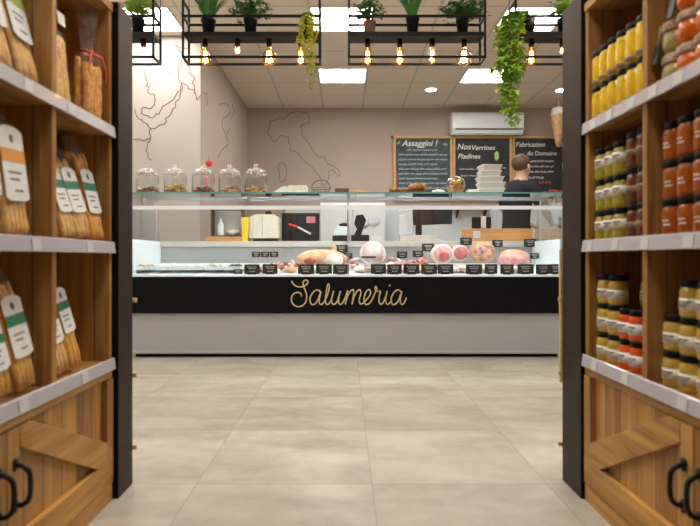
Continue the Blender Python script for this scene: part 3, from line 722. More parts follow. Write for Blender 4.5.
# lettering "Salumeria" as round strokes
def lx_(u, v): return (at(280 + u / 5.0, YC - .01), YC - .0095, az(270 + v / 5.0, YC - .01))
strokes = {
 'letter_S': [[(58, 55), (66, 70), (85, 83), (108, 84), (128, 76), (139, 64), (136, 53), (124, 51), (116, 60), (117, 78), (125, 100), (133, 125), (131, 152), (118, 174), (95, 184), (72, 177), (58, 157), (59, 132), (72, 117), (90, 112), (104, 118), (106, 132)]],
 'letter_a': [[(202, 108), (184, 100), (163, 115), (150, 142), (154, 168), (170, 172), (188, 152), (205, 106), (197, 142), (197, 166), (208, 172), (220, 160)]],
 'letter_l': [[(220, 160), (236, 128), (246, 90), (243, 70), (236, 82), (230, 120), (227, 152), (232, 171), (243, 170), (252, 158)]],
 'letter_u': [[(252, 158), (262, 128), (268, 104), (260, 136), (259, 162), (270, 172), (286, 156), (302, 104), (294, 140), (294, 165), (305, 172), (318, 156)]],
 'letter_m': [[(318, 156), (330, 128), (338, 102), (332, 140), (326, 172), (336, 136), (352, 106), (366, 100), (368, 120), (360, 172), (370, 134), (386, 106), (400, 100), (404, 118), (396, 150), (402, 170), (416, 166)]],
 'letter_e': [[(416, 166), (438, 142), (452, 118), (448, 100), (434, 104), (422, 130), (420, 156), (430, 172), (448, 166), (464, 142)]],
 'letter_r': [[(464, 142), (476, 112), (484, 90), (478, 84), (474, 94), (486, 106), (502, 108), (496, 134), (496, 162), (506, 172), (518, 160)]],
 'letter_i': [[(518, 160), (530, 130), (536, 104), (529, 140), (530, 164), (540, 172), (552, 160)], [(549, 78), (551, 80)]],
 'letter_a_last': [[(606, 108), (588, 100), (568, 115), (556, 142), (560, 168), (574, 172), (592, 152), (609, 106), (602, 142), (603, 166), (614, 172), (624, 158), (632, 138)]],
}
for nme, ss in strokes.items():
    m = MB()
    for st in ss:
        if len(st) == 2: m.blob(lx_(*st[0]), (.009, .004, .009), 2, 0); continue
        m.tube(bez([lx_(*p) for p in st], 6), .0057, 8)
    m.build('letter' , 'gold', fas)
# case interior
MB().box(CX0 + .012, CX1 - .012, 5.20, 5.23, .62, .902).build('inner_back_panel', 'greyback', dc)
def deckz(y): return .664 + (y - 4.52) * .13
MB().prism([(4.52, .645), (5.20, .645), (5.20, deckz(5.2)), (4.52, deckz(4.52))], CX0 + .012, CX1 - .012, 'x').build('deck', 'white', dc)
MB().box(CX0, CX1, 5.17, 5.43, .903, .955).build('rear_worktop', 'worktop', dc, bevel=.004)
MB().box(CX0, CX1, 5.25, 5.36, .62, .903).build('rear_panel', 'greypanel', dc)
for x0 in (CX0, CX1 - .012):
    e = MB().prism([(4.50, .648), (5.36, .648), (5.36, .952), (4.50, .952)], x0, x0 + .012, 'x').build('end_wall', 'white', dc)
    MB().prism([(4.50, .953), (5.17, .953), (5.0, 1.314), (4.50, 1.314)], x0 + .003, x0 + .009, 'x').build('end_glass', 'glass', dc)
MB().box(CX0, CX1, YC, YC + .006, .659, 1.203).build('front_glass', 'glass', dc)
m = MB().box(CX0, CX1, YC - .004, YC + .022, 1.204, 1.219); m.box(CX0, CX1, YC - .010, YC - .0041, 1.190, 1.219); m.build('glass_rail', 'white', dc)
MB().box(CX0 + .02, CX1 - .02, YC + .0065, YC + .022, 1.1975, 1.2038).build('led_strip', 'led', dc)
MB().box(CX0, CX1, 4.475, 4.90, 1.316, 1.324).build('glass_shelf', 'glass_green', dc)
MB().box(CX0, CX1, 4.470, 4.4749, 1.314, 1.326).build('glass_shelf_edge', 'glass_edge', dc)
MB().box(CX0, CX1, 4.885, 4.905, 1.300, 1.3155).build('shelf_support_rail', 'steel', dc)
for px in (141, 248, 348, 450, 556):
    x = at(px, YC)
    MB().box(x - .004, x + .004, YC + .008, YC + .016, .66, 1.193).build('glass_post', 'steel', dc) if px in (348,) else None
    MB().tube([(x, 4.86, .955 - .003), (x, 4.86, 1.30)], .006, 8).build('support_post', 'steel', dc) if px in (141, 348, 556) else None
    MB().box(x - .006, x + .006, YC + .0, YC + .014, 1.219, 1.3155).build('shelf_bracket', 'steel', dc)
for px in (348,):
    x = at(px, 4.86); MB().box(x - .004, x + .004, 4.852, 4.868, deckz(4.86), .955).build('support_post', 'steel', dc)

# price signs
sg = thing('price_sign', (0, 0, 0), '', 'price sign')
pl = MB().box(-.056, .056, -.0015, .0015, .004, .074).build('card', 'slate', sg, bevel=.001)
MB().box(-.03, .03, -.004, .012, 0, .006).build('foot', 'black', sg)
m = MB()
for (z, a, b_) in ((.056, -.035, .035), (.043, -.025, .03), (.022, -.02, .022)):
    pts = []
    n = 16
    for k in range(n): pts.append((a + (b_ - a) * k / (n - 1), -.0025, z + .0045 * math.sin(k * 2.1) * (1 if z < .05 else .8)))
    m.ribbon(pts, .0030, (0, -1, 0), .0008)
m.build('chalk_writing', 'chalk', pl)
front = [252, 270, 306, 324, 341, 378.5, 394.5, 411.5, 429, 445.5, 474, 491, 507, 525.5, 543, 555]
fx = [v_ * 1.16 for v_ in [0.95, .95, 1, 1, 1, .95, .9, 1, 1, 1, 1, .8, .85, 1, .9, .7]]
prev = ['left glass joint']
for i, px in enumerate(front):
    y = 4.535 + (.012 if i % 2 else 0)
    place(sg, (at(px, y), y, deckz(y) + .001), 'black price sign, %s from the left in the front row of the counter' % (ORD[i] if i < 15 else 'rightmost'), R(random.uniform(-6, 6)), 'price signs in the front row', (fx[i], 1, 1.1))
back = [(256, 254.5), (265, 254.5), (274, 254.5), (341.5, 249), (428, 247.5), (418, 254), (466, 241.5), (497.5, 243.5), (530, 243), (534.5, 256), (238, 272), (348, 256), (402, 255)]
for i, (px, py) in enumerate(back):
    y = [4.78, 4.78, 4.78, 4.95, 4.93, 4.84, 5.12, 5.12, 5.12, 4.95, 4.56, 4.86, 4.80][i]; x = at(px, y); zc = az(py, y)
    s_ = [.65, .65, .65, .95, .95, .8, .95, .9, 1.0, .7, .6, .7, .8][i]; hz = .074 * s_
    base = deckz(y)
    o = copy_tree(sg); o.location = (x, y, zc - hz / 2); o.scale = (s_, 1, s_); o.rotation_euler[2] = R(random.uniform(-10, 10))
    wh = ['left of three small signs in a row', 'middle of three small signs in a row', 'right of three small signs in a row', 'behind the cured ham leg', 'above the sliced pink meats', 'left above the pink meats', 'behind the round ham slices', 'behind the marbled cured neck', 'at the right end of the worktop edge', 'beside the pink ham at right', 'low beside the white trays', 'beside the glass joint near the mortadella', 'right of the mortadella'][i]
    o['label'] = 'black price sign on a stem %s' % wh; o['group'] = 'price signs among the meats'
    zb = zc - hz / 2
    if zb - base > .004:
        # stem reaching the deck below
        st = MB().box(x - .003, x + .003, y - .002, y + .002, base, zb + .006)
        k = st.build('stem', 'steel', None, origin=(x, y, zb)); k.parent = o; k.location = (0, 0, 0); k.scale = (1 / s_, 1, 1 / s_); k.rotation_euler[2] = 0

# meats
def meat(name, label, fn, mat, cat='meat'):
    m = MB(); fn(m); return tag(m.build(name, mat), label, cat)
def dz(y): return deckz(y)
# cured ham leg lying left to right
t = thing('cured_ham', (at(322, 4.78), 4.78, dz(4.7)), 'whole cured ham leg lying across the counter left of the glass joint', 'ham')
pts = [(at(299, 4.75), 4.72, .775), (at(305, 4.75), 4.74, .79), (at(313, 4.75), 4.76, .80), (at(323, 4.75), 4.78, .80), (at(333, 4.75), 4.80, .80), (at(341, 4.75), 4.80, .79), (at(348, 4.75), 4.80, .775)]
MB().tube(bez(pts, 4), [.018 + .054 * math.sin(PI * min(1, (k + 2) / 26)) ** .7 for k in range(25)], 16).build('ham_body', 'ham_skin', t)
MB().blob((at(310, 4.72), 4.685, .775), (.05, .02, .03), 3, .1, 3).build('cut_face', 'ham_red', t)
MB().blob((at(333, 4.72), 4.735, .785), (.09, .03, .05), 3, .1, 5).build('fat_cover', 'ham_fat', t)
MB().tube(bez([(at(332, 4.85), 4.84, .82), (at(334, 4.85), 4.86, .87), (at(335, 4.85), 4.86, .905)], 4), [.032, .030, .028, .026, .024, .022, .02, .018, .014], 12).build('shank', 'ham_skin', t)
# mortadella
t = thing('mortadella', (at(373, 4.90), 4.92, dz(4.9)), 'large pale pink mortadella with its round face to the front', 'mortadella')
zc = .835
MB().lathe([(.001, 4.80), (.095, 4.80), (.108, 4.812), (.112, 4.86), (.112, 5.02), (.08, 5.07), (.001, 5.08)], (at(373, 4.85), 0, zc), 32, 'y').build('sausage', 'mortadella', t)
MB().lathe([(.090, 4.7985), (.001, 4.798)], (at(373, 4.85), 0, zc), 32, 'y').build('cut_face', 'mortadella', t)
m = MB().box(at(361, 4.8), at(376, 4.8), 4.79, 4.797, .80, .815, mat=None); m.build('sash', 'slate', t)
t = thing('meat_slices', (at(391, 4.78), 4.80, dz(4.8)), 'pile of pink sliced meat right of the mortadella', 'sliced meat')
for k in range(7):
    MB().blob((at(386 + k * 4.2, 4.78), 4.76 + .02 * (k % 3), dz(4.78) + .035 + .012 * (k % 2)), (.045, .04, .022), 2, .3, k).build('slice', ['ham_pink', 'ham_fat', 'ham_red'][k % 3], t)
t = thing('meat_slices', (at(424, 4.75), 4.76, dz(4.76)), 'low pile of red sliced meat below the two upright signs', 'sliced meat')
for k in range(7):
    MB().blob((at(413 + k * 3.6, 4.72), 4.70 + .02 * (k % 3), dz(4.7) + .03 + .01 * (k % 2)), (.04, .035, .02), 2, .3, k + 20).build('slice', ['ham_red', 'ham_pink', 'ham_fat'][k % 3], t)
def cut_ham(px, py, w, h, y, body, face, eye, name, label, dep=.16):
    x, z = at(px, y), az(py, y); rx = w / 2 * y / F; rz_ = h / 2 * y / F
    t = thing(name, (x, y + dep / 2, max(z - rz_, dz(y))), label, 'ham')
    MB().lathe([(.001, 0), (.93, 0), (1, .015), (1, dep * .7), (.75, dep * .95), (.001, dep)], (0, 0, 0), 26, 'y', 1, 1)
    m = MB(); m.lathe([(.001, y), (.92, y), (1, y + .012), (1.02, y + dep * .7), (.75, y + dep * .95), (.001, y + dep)], (0, 0, 0), 26, 'y')
    for v in m.bm.verts: 
        n = 1 + .08 * noise.noise(Vector((v.co.x * 1.5, px, v.co.z * 1.5)))
        v.co.x = x + v.co.x * rx * n; v.co.z = z + v.co.z * rz_ * n
    m.build('ham_body', body, t)
    m = MB(); m.lathe([(.86, y - .002), (.84, y - .004), (.001, y - .005)], (0, 0, 0), 26, 'y')
    for v in m.bm.verts: v.co.x = x + v.co.x * rx; v.co.z = z + v.co.z * rz_
    f = m.build('cut_face', face, t)
    if eye:
        m = MB(); m.blob((x + rx * .1, y - .006, z - rz_ * .25), (rx * .48, .006, rz_ * .48), 3, .12, px); m.build('lean_core', eye, t)
    return t
cut_ham(443, 254, 21, 19, 4.78, 'ham_fat', 'ham_pink', 'ham_red', 'cured_ham', 'cut ham with dark red round core, left of the ham row')
cut_ham(461, 253, 16, 16, 4.82, 'ham_fat', 'ham_red', None, 'cured_ham', 'small cut ham with plain red face beside the round-cored ham')
cut_ham(484, 252, 24, 21, 4.82, 'ham_skin', 'coppa', None, 'cured_ham', 'brown and white marbled cut ham in front of the wooden box')
t = thing('cooked_ham', (at(513, 4.84), 4.84, dz(4.84)), 'pink domed cooked ham at the right end of the counter', 'ham')
m = MB(); m.blob((at(513, 4.84), 4.84, .785), (.135, .10, .075), 3, .12, 9); m.build('ham_body', 'ham_pink', t)
m = MB(); m.blob((at(514, 4.84), 4.86, .815), (.125, .085, .055), 3, .12, 11); m.build('ham_rind', 'ham_skin', t)
for k, (px, w, mt) in enumerate(((360, 14, 'ham_fat'), (455, 14, 'cheese'), (463, 10, 'ham_fat'), (400, 22, 'ham_fat'), (424, 22, 'ham_fat'), (482, 22, 'ham_fat'), (515, 22, 'ham_fat'), (290, 14, 'ham_skin'), (318, 20, 'ham_fat'))):
    y = 4.64; m = MB(); hw = w / 2 * y / F
    m.blob((at(px, y), y, dz(y) + .026), (hw, .05, .024), 3, .2, k + 40)
    tag(m.build('folded_slices', mt), ['pale folded slices just right of the glass joint', 'white cheese piece between two front signs', 'small pale folded slices beside the white cheese piece', 'pale folded slices below the mortadella', 'pale folded slices below the red sliced meat', 'pale folded slices below the marbled ham', 'pale folded slices below the cooked ham', 'brown folded slices left of the cured ham leg', 'pale folded slices below the cured ham leg'][k], 'sliced meat', 'folded slices behind the front signs')
def pile(name, x0, x1, y0, y1, zh, mats, n, label, seed, rr=.026):
    random.seed(seed); t = thing(name, (at((x0 + x1) / 2, (y0 + y1) / 2), (y0 + y1) / 2, dz(y0)), label, 'sliced meat')
    for k in range(n):
        y = random.uniform(y0, y1); x = at(random.uniform(x0, x1), y)
        rot = Matrix.Rotation(random.uniform(-.9, .9), 4, 'Y') @ Matrix.Rotation(random.uniform(-.6, .6), 4, 'X')
        MB().blob((x, y, dz(y) + .02 + random.uniform(0, zh)), (rr, rr, rr * .45), 2, .3, k + seed, rot).build('slice', mats[k % len(mats)], t)
pile('meat_pile', 388, 412, 4.86, 5.02, .055, ['ham_pink', 'ham_fat', 'ham_pink', 'mortadella'], 22, 'heap of pink and white meat between mortadella and the middle signs', 61)
pile('meat_pile', 414, 434, 4.84, 4.98, .050, ['ham_red', 'ham_pink', 'ham_skin'], 18, 'heap of red meat left of the round ham slices', 62)
pile('meat_pile', 350, 358, 4.70, 4.95, .055, ['ham_red', 'ham_fat', 'ham_fat'], 12, 'narrow heap of red and white meat right of the glass joint', 63)
pile('meat_pile', 450, 492, 4.60, 4.70, .018, ['ham_fat', 'cheese', 'ham_fat', 'ham_pink'], 26, 'row of white fat slices in front of the cut hams', 64, .030)
pile('meat_pile', 360, 410, 4.60, 4.70, .018, ['ham_fat', 'cheese', 'ham_pink'], 26, 'row of pale slices in front of the mortadella', 65, .030)
pile('meat_pile', 270, 298, 4.66, 4.90, .04, ['ham_red', 'cookie', 'ham_skin', 'ham_fat'], 18, 'heap of dark salami pieces left of the cured ham leg', 66)
pile('meat_pile', 246, 268, 4.60, 4.72, .022, ['ham_fat', 'cookie', 'ham_red'], 14, 'small heap of salami above the first two front signs', 67)
# trays on the left
tn = ['orange salad', 'pale salad', 'white cheese balls', 'white cheese slices', 'mixed pale antipasto', 'dark olives']
for k in range(6):
    x0 = at(139 + k * 17.5, 4.66); x1 = x0 + .128
    t = thing('food_tray', ((x0 + x1) / 2, 4.68, dz(4.58)), 'white serving tray of %s in the left part of the counter' % tn[k], 'tray', 'serving trays at the left')
    m = MB(); zb = dz(4.8) + .001
    m.box(x0, x1, 4.58, 4.80, zb, zb + .004)
    for (a, b_, c, d_) in ((x0, x1, 4.576, 4.58), (x0, x1, 4.80, 4.804), (x0 - .003, x0, 4.576, 4.804), (x1, x1 + .003, 4.576, 4.804)): m.box(a, b_, c, d_, zb, zb + .03)
    m.build('tray', 'white', t)
    m = MB()
    for q in range(24): m.blob((random.uniform(x0 + .018, x1 - .018), random.uniform(4.60, 4.78), zb + .022 + random.uniform(0, .016)), (.017, .017, .013), 1, .3, q)
    m.build('food', ['salad', 'ham_fat', 'cheese', 'cheese', 'ham_fat', 'cookie3'][k], t, kind='stuff')

# ------------------------------------------------------------------ things on the rear worktop
WZ = .956
def on(px, y=5.30): return at(px, y)
K = .0095
# open dark-framed cabinet
t = thing('wooden_crate', (on(227), 5.36, WZ + .045), 'open dark-framed crate with white roll and cloth on the tray', 'crate')
x0, x1 = on(211), on(243); m = MB()
zt = az(209, 5.33)
m.box(x0, x0 + .014, 5.28, 5.40, WZ + .046, zt); m.box(x1 - .014, x1, 5.28, 5.40, WZ + .046, zt); m.box(x0 + .014, x1 - .014, 5.28, 5.40, WZ + .046, WZ + .058); m.box(x0 + .014, x1 - .014, 5.28, 5.40, zt - .012, zt); m.build('frame', 'wood_dark', t)
MB().box(x0 + .014, x1 - .014, 5.385, 5.398, WZ + .058, zt - .012).build('back_panel', 'worktop', t)
tag(MB().lathe([(.03, WZ + .059), (.032, WZ + .07), (.032, WZ + .16), (.012, WZ + .19), (.012, WZ + .22), (.001, WZ + .22)], (on(221, 5.34), 5.335, 0)).build('bottle', 'white'), 'white bottle standing inside the dark-framed crate', 'bottle')
tag(MB().blob((on(233, 5.34), 5.335, WZ + .086), (.062, .035, .026), 3, .25, 3).build('folded_cloth', 'paper_cream'), 'cream folded cloth lying inside the dark-framed crate', 'cloth')
t = thing('wooden_tray', (on(227), 5.33, WZ), 'long brown wooden tray below the dark-framed crate', 'tray')
MB().box(on(207), on(248), 5.24, 5.42, WZ, WZ + .012).build('tray_base', 'wood_board', t)
m = MB(); m.box(on(207), on(248), 5.24, 5.252, WZ + .012, WZ + .045); m.box(on(207), on(248), 5.408, 5.42, WZ + .012, WZ + .045); m.box(on(207), on(207) + .012, 5.252, 5.408, WZ + .012, WZ + .045); m.box(on(248) - .012, on(248), 5.252, 5.408, WZ + .012, WZ + .045)
m.build('rim', 'wood_board', t, bevel=.003)
m = MB(); m.prism([(on(242.5, 5.22), az(234, 5.22)), (on(248, 5.22), az(234, 5.22)), (on(249, 5.22), az(210, 5.22)), (on(241, 5.22), az(210, 5.22))], 5.215, 5.233, 'y')
tag(m.build('cutting_board', 'yellow', bevel=.002), 'yellow cutting board standing upright left of the grey dispenser', 'cutting board')
bpy.data.objects['cutting_board'].location.z = WZ - .0
# grey dispenser
t = thing('paper_dispenser', (on(264), 5.33, WZ), 'pale grey dispenser box with sloped shoulders on a black base', 'dispenser')
a, b_ = on(249.5), on(279.5)
m = MB(); m.prism([(a, WZ + .03), (b_, WZ + .03), (b_, az(218, 5.3)), (b_ - .05, az(214.5, 5.3)), (a + .06, az(214.5, 5.3)), (a, az(218, 5.3))], 5.26, 5.40, 'y'); bd = m.build('housing', 'paper_cream', t, bevel=.006)
MB().box(a + .125, a + .128, 5.257, 5.26, WZ + .04, az(216, 5.3)).build('seam', 'ink', bd)
MB().box(a + .04, b_ - .02, 5.27, 5.39, WZ, WZ + .03).build('base', 'black', t)
MB().lathe([(.03, az(214.5, 5.3)), (.03, az(211.5, 5.3)), (.012, az(210.5, 5.3)), (.001, az(210.5, 5.3))], (on(268), 5.33, 0)).build('knob', 'black', t)
# black screen rack
t = thing('knife_rack', (on(300), 5.36, WZ), 'black rack panel behind the red-handled knife', 'rack')
MB().box(on(281), on(319), 5.37, 5.385, WZ + .01, az(213, 5.37)).build('panel', 'slate', t, bevel=.002)
m = MB()
for k in range(6): m.box(on(282 + k * 7), on(282 + k * 7) + .012, 5.355, 5.37, WZ + .02, az(215, 5.37))
m.box(on(281), on(319), 5.36, 5.37, WZ + .05, WZ + .06)
m.build('slats', 'black', t)
MB().box(on(283), on(317), 5.30, 5.385, WZ, WZ + .01).build('foot', 'wood_dark', t)
MB().box(on(306), on(315), 5.352, 5.3545, az(223, 5.35), az(216.5, 5.35)).build('pink_sticker', 'pinkcloth', t)
t = thing('knife', (on(300, 5.28), 5.27, WZ), 'chef knife with red handle leaning in front of black rack', 'knife')
p0, p1, p2 = Vector((on(289, 5.33), 5.335, az(224, 5.33))), Vector((on(298, 5.31), 5.31, az(227, 5.31))), Vector((on(311, 5.27), 5.27, az(234, 5.27)))
MB().tube([p0, p0.lerp(p1, .5), p1], .011, 8).build('handle', 'red', t)
MB().ribbon([p1, p1.lerp(p2, .6), p2], .02, (0, -1, 0), .002).build('blade', 'steel', t)
# scale
t = thing('weighing_scale', (on(340), 5.32, WZ), 'small white weighing scale with black base left of the slicer', 'scale')
MB().box(on(332.5), on(347), 5.25, 5.38, WZ, WZ + .055).build('base', 'black', t, bevel=.006)
m = MB(); m.prism([(on(332.5), WZ + .056), (on(347), WZ + .056), (on(347), WZ + .14), (on(339), WZ + .145), (on(334), WZ + .11)], 5.26, 5.37, 'y'); m.build('housing', 'white', t, bevel=.006)
MB().blob((on(344), 5.30, WZ + .158), (.045, .04, .022), 2, .15, 2).build('black_tray', 'black', t)
# slicer
t = thing('meat_slicer', (on(364), 5.32, WZ), 'black and silver meat slicer with round steel blade', 'meat slicer')
MB().box(on(351), on(369), 5.25, 5.40, WZ, WZ + .062).build('base', 'black', t, bevel=.008)
MB().lathe([(.001, 5.262), (.05, 5.262), (.058, 5.268), (.058, 5.274), (.001, 5.278)], (on(374), 0, az(221, 5.27)), 28, 'y').build('blade', 'steel', t)
m = MB(); m.prism([(on(354), WZ + .062), (on(361), WZ + .062), (on(364), WZ + .14), (on(366), WZ + .20), (on(363), az(214.5, 5.3)), (on(356), az(215.5, 5.3)), (on(354), WZ + .17), (on(357), WZ + .12)], 5.285, 5.33, 'y'); m.build('arm', 'black', t)
m = MB(); m.tube([(on(364), 5.295, az(228, 5.3)), (on(374), 5.295, az(221, 5.3))], .014, 8); m.build('axle', 'steel', t)
MB().box(on(369.2), on(382), 5.26, 5.40, WZ, WZ + .05).build('carriage', 'silver', t, bevel=.005)
# till
t = thing('cash_register', (on(425), 5.32, WZ), 'silver till with wide tilted black screen in the centre', 'cash register')
m = MB(); m.prism([(on(398), WZ + .06), (on(412), WZ + .06), (on(414), az(212, 5.3)), (on(399), az(216, 5.3))], 5.27, 5.38, 'y'); m.build('housing', 'silver', t, bevel=.006)
m = MB(); m.box(on(399), on(441), 5.25, 5.42, WZ, WZ + .022); m.box(on(400), on(437), 5.27, 5.41, WZ + .022, WZ + .06); m.build('drawer', 'worktop', t, bevel=.003)
Mx = Matrix.Translation((on(433, 5.26), 5.27, az(216, 5.27))) @ Matrix.Rotation(R(-2), 4, 'Y') @ Matrix.Rotation(R(12), 4, 'X')
MB().box(-.19, .18, -.012, .012, -.082, .082, mat=Mx).build('screen', 'slate', t, bevel=.005)
MB().box(on(416), on(422), 5.31, 5.34, WZ + .06, az(216, 5.32)).build('stand', 'black', t)
MB().tube([(on(399), 5.30, az(211, 5.3)), (on(414), 5.30, az(210, 5.3)), (on(413), 5.30, WZ + .08)], .008, 8).build('cable', 'silver', t)
# wooden box
t = thing('wooden_box', (on(497), 5.33, WZ), 'long orange beech box on the worktop in front of the person', 'box')
xa, xb = on(464), on(531); zt = az(228.5, 5.26)
MB().box(xa, xb, 5.25, 5.265, WZ, zt).build('front_board', 'wood_board', t, bevel=.003)
m = MB(); m.box(xa, xb, 5.385, 5.40, WZ, zt); m.box(xa, xa + .015, 5.265, 5.385, WZ, zt); m.box(xb - .015, xb, 5.265, 5.385, WZ, zt); m.box(xa + .015, xb - .015, 5.265, 5.385, WZ, WZ + .012); m.build('carcass', 'wood_board', t)
MB().box(on(472), on(479), 5.2485, 5.25, az(238, 5.25), az(231, 5.25)).build('paper_label', 'silver', t)
# white box + small black things at right
tag(MB().box(at(541, 8.05), at(550, 8.05), 8.0, 8.15, .901, az(213, 8.05)).build('container', 'paper', bevel=.006), 'tall white container on the back counter right of the person', 'container')
# black pot with white card in front of the shirt
t = thing('utensil_holder', (on(481, 5.34), 5.41, WZ), 'black utensil holder with a white card behind the wooden box', 'utensil holder')
MB().box(on(472, 5.41), on(491, 5.41), 5.402, 5.428, WZ, az(217, 5.41)).build('holder', 'black', t, bevel=.004)
MB().box(on(481, 5.40), on(486, 5.40), 5.3985, 5.4015, az(228, 5.4) + .0, az(216, 5.40)).build('card', 'paper', t)

# ------------------------------------------------------------------ things on the glass top
GZ = 1.3245
yj = 4.60
def gx(px, y=4.60): return at(px, y)
cj = thing('glass_cookie_jar', (0, 0, 0), '', 'glass jar')
R0 = .093
MB().lathe([(R0 * .9, 0), (R0, .008), (R0, .14), (R0 * .93, .160), (R0 * .90, .165)], seg=32).build('jar', 'jarglass', cj)
ld = MB().lathe([(R0 * .96, .166), (R0 * .98, .172), (R0 * .88, .188), (R0 * .6, .203), (R0 * .25, .212), (.018, .214), (.012, .220), (.022, .232), (.018, .243), (.001, .246)], seg=32).build('lid', film('frosted_lid_glass', .5, .15), cj)
kinds = [('cookie', 'dark brown biscuits'), ('cookie2', 'golden biscuits'), ('cookie3', 'dark biscuits beside the red ball'), ('cookie4', 'pinkish brown biscuits'), ('cookie2', 'peach and golden biscuits')]
hts = [.055, .075, .045, .03, .045]
for i, px in enumerate((147.5, 175.5, 203.3, 230, 256)):
    o = place(cj, (gx(px), yj, GZ), 'domed glass jar of %s, %s from left on the counter' % (kinds[i][1], ORD[i]), 0, 'domed glass jars on the counter top')
    for q in range(22):
        a = random.uniform(0, 2 * PI); rr = .068 * random.random() ** .5
        m = MB(); zz = random.uniform(.016, hts[i])
        m.blob((gx(px) + rr * math.cos(a), yj + rr * math.sin(a), GZ + zz), (.020, .018, .011), 2, .2, q)
        k = m.build('biscuit', kinds[i][0], None, origin=(gx(px), yj, GZ)); k.parent = o; k.location = (0, 0, 0)
t = thing('ball_ornament', (gx(209, 4.49), 4.487, GZ), 'red ball ornament on a thin stick in front of the third jar', 'ornament')
MB().tube([(gx(207.5, 4.49), 4.487, GZ + .004), (gx(208.5, 4.487), 4.487, GZ + .30)], .0022, 6).build('stick', 'ink', t)
MB().blob((gx(209, 4.487), 4.487, az(163.5, 4.487)), (.026, .01, .026), 3, 0).build('ball', 'red', t)
MB().blob((gx(207, 4.487), 4.487, az(181, 4.487)), (.012, .007, .035), 3, .1).build('tassel', 'pinkcloth', t)
MB().box(gx(203.5, 4.487), gx(211, 4.487), 4.478, 4.497, GZ, GZ + .004).build('foot', 'red', t)
# white packets
t = thing('paper_packet', (gx(289), 4.62, GZ), 'white wedge-shaped paper packet right of the glass jars', 'packet')
m = MB(); m.prism([(gx(272), GZ), (gx(288), GZ), (gx(288), GZ + .058), (gx(283), GZ + .06)], 4.56, 4.68, 'y'); m.build('wedge', 'paper', t, bevel=.003)
tag(MB().box(gx(288.5), gx(307), 4.56, 4.70, GZ, GZ + .068).build('paper_box', 'paper_cream', bevel=.004), 'pale grey paper box beside the wedge packet', 'box')
# wire basket with arched handle
t = thing('wire_basket', (gx(321), 4.62, GZ), 'small dark wire basket with tall arched handle on the counter top', 'basket')
m = MB(); cx = gx(321)
for z, r_ in ((.004, .055), (.03, .07), (.05, .078)): m.tube([(cx + r_ * math.cos(a), 4.62 + r_ * math.sin(a), GZ + z) for a in [2 * PI * k / 20 for k in range(20)]], .0026, 6, closed=True)
for k in range(12):
    a = 2 * PI * k / 12; m.tube([(cx + .055 * math.cos(a), 4.62 + .055 * math.sin(a), GZ + .004), (cx + .078 * math.cos(a), 4.62 + .078 * math.sin(a), GZ + .05)], .0016, 5)
for k in range(5): m.tube([(cx - .05 + k * .025, 4.575, GZ + .004), (cx - .05 + k * .025, 4.665, GZ + .004)], .0016, 5)
m.build('wire_bowl', 'ink', t)
MB().tube([(cx + .078 * math.cos(a), 4.62, GZ + .05 + .07 * math.sin(a)) for a in [PI * k / 16 for k in range(17)]], .0045, 8).build('handle', 'ink', t)
tag(MB().box(gx(335), gx(349), 4.56, 4.66, GZ, GZ + .045).build('metal_tin', 'wood_dark', bevel=.006), 'small dark brown tin right of the wire basket', 'tin')
m = MB(); m.box(gx(350), gx(371), 4.55, 4.67, GZ, GZ + .018); m.box(gx(352), gx(364), 4.56, 4.66, GZ + .018, GZ + .030)
tag(m.build('flat_packets', 'wood_light', bevel=.003), 'flat honey-coloured wrapped packet in the middle of the counter top', 'packet')
t = thing('bread_tray', (gx(400), 4.62, GZ), 'dark wooden tray of broken brown bread below the first chalkboard', 'tray')
MB().box(gx(389), gx(428), 4.55, 4.70, GZ, GZ + .02).build('tray', 'wood_dark', t, bevel=.003)
for k in range(9): MB().blob((gx(392 + k * 4), 4.60 + .02 * (k % 3), GZ + .036 + (.022 if k > 4 else 0)), (.026, .026, .017 + (.014 if k > 4 else 0)), 2, .3, k).build('bread_piece', ['dough', 'cookie', 'dough'][k % 3], t)
tag(MB().blob((gx(438), 4.60, GZ + .018), (.048, .04, .017), 3, .25, 6).build('napkin', 'paper'), 'crumpled white napkin right of the bread tray', 'napkin')
t = thing('fruit_bowl', (gx(456), 4.61, GZ), 'brown bowl of orange slices below the gap between chalkboards', 'bowl')
MB().lathe([(.05, GZ), (.075, GZ + .05), (.078, GZ + .055), (.07, GZ + .052), (.045, GZ + .01), (.001, GZ + .01)], (gx(456), 4.61, 0), 24).build('bowl', 'dough', t)
for k in range(7):
    a = k * 2.4; MB().blob((gx(456) + .028 * math.cos(a), 4.61 + .028 * math.sin(a), GZ + .065 + .008 * k), (.026, .022, .018), 2, .1, k).build('orange_piece', 'yellow' if k % 2 else 'cookie2', t)
MB().lathe([(.077, GZ + .056), (.08, GZ + .09), (.06, GZ + .13), (.001, GZ + .15)], (gx(456), 4.61, 0), 24).build('plastic_dome', 'jarglass', t)
tag(MB().box(gx(467), gx(478), 4.56, 4.66, GZ, GZ + .035).build('paper_box', 'paper', bevel=.004), 'small white box between fruit bowl and stacked trays', 'box')
bt_ = MB()
def foil(n_, cx_, w, h):
    t = thing('foil_container', (0, 0, 0), '', 'container')
    m = MB(); a = w / 2
    bot = [(-a * .86, -.07), (a * .86, -.07), (a * .86, .07), (-a * .86, .07)]; top = [(-a, -.08), (a, -.08), (a, .08), (-a, .08)]
    A = [m.bm.verts.new((p, q, 0)) for p, q in bot]; B = [m.bm.verts.new((p, q, h * .8)) for p, q in top]
    m.bm.faces.new(A[::-1]); m.bm.faces.new(B)
    for k in range(4): m.bm.faces.new((A[k], A[(k + 1) % 4], B[(k + 1) % 4], B[k]))
    m.build('tub', 'silver', t)
    MB().box(-a * 1.04, a * 1.04, -.083, .083, h * .8 + .0005, h * .97).build('lid', 'paper', t, bevel=.003)
    return t
fc = foil(0, 0, .20, .048)
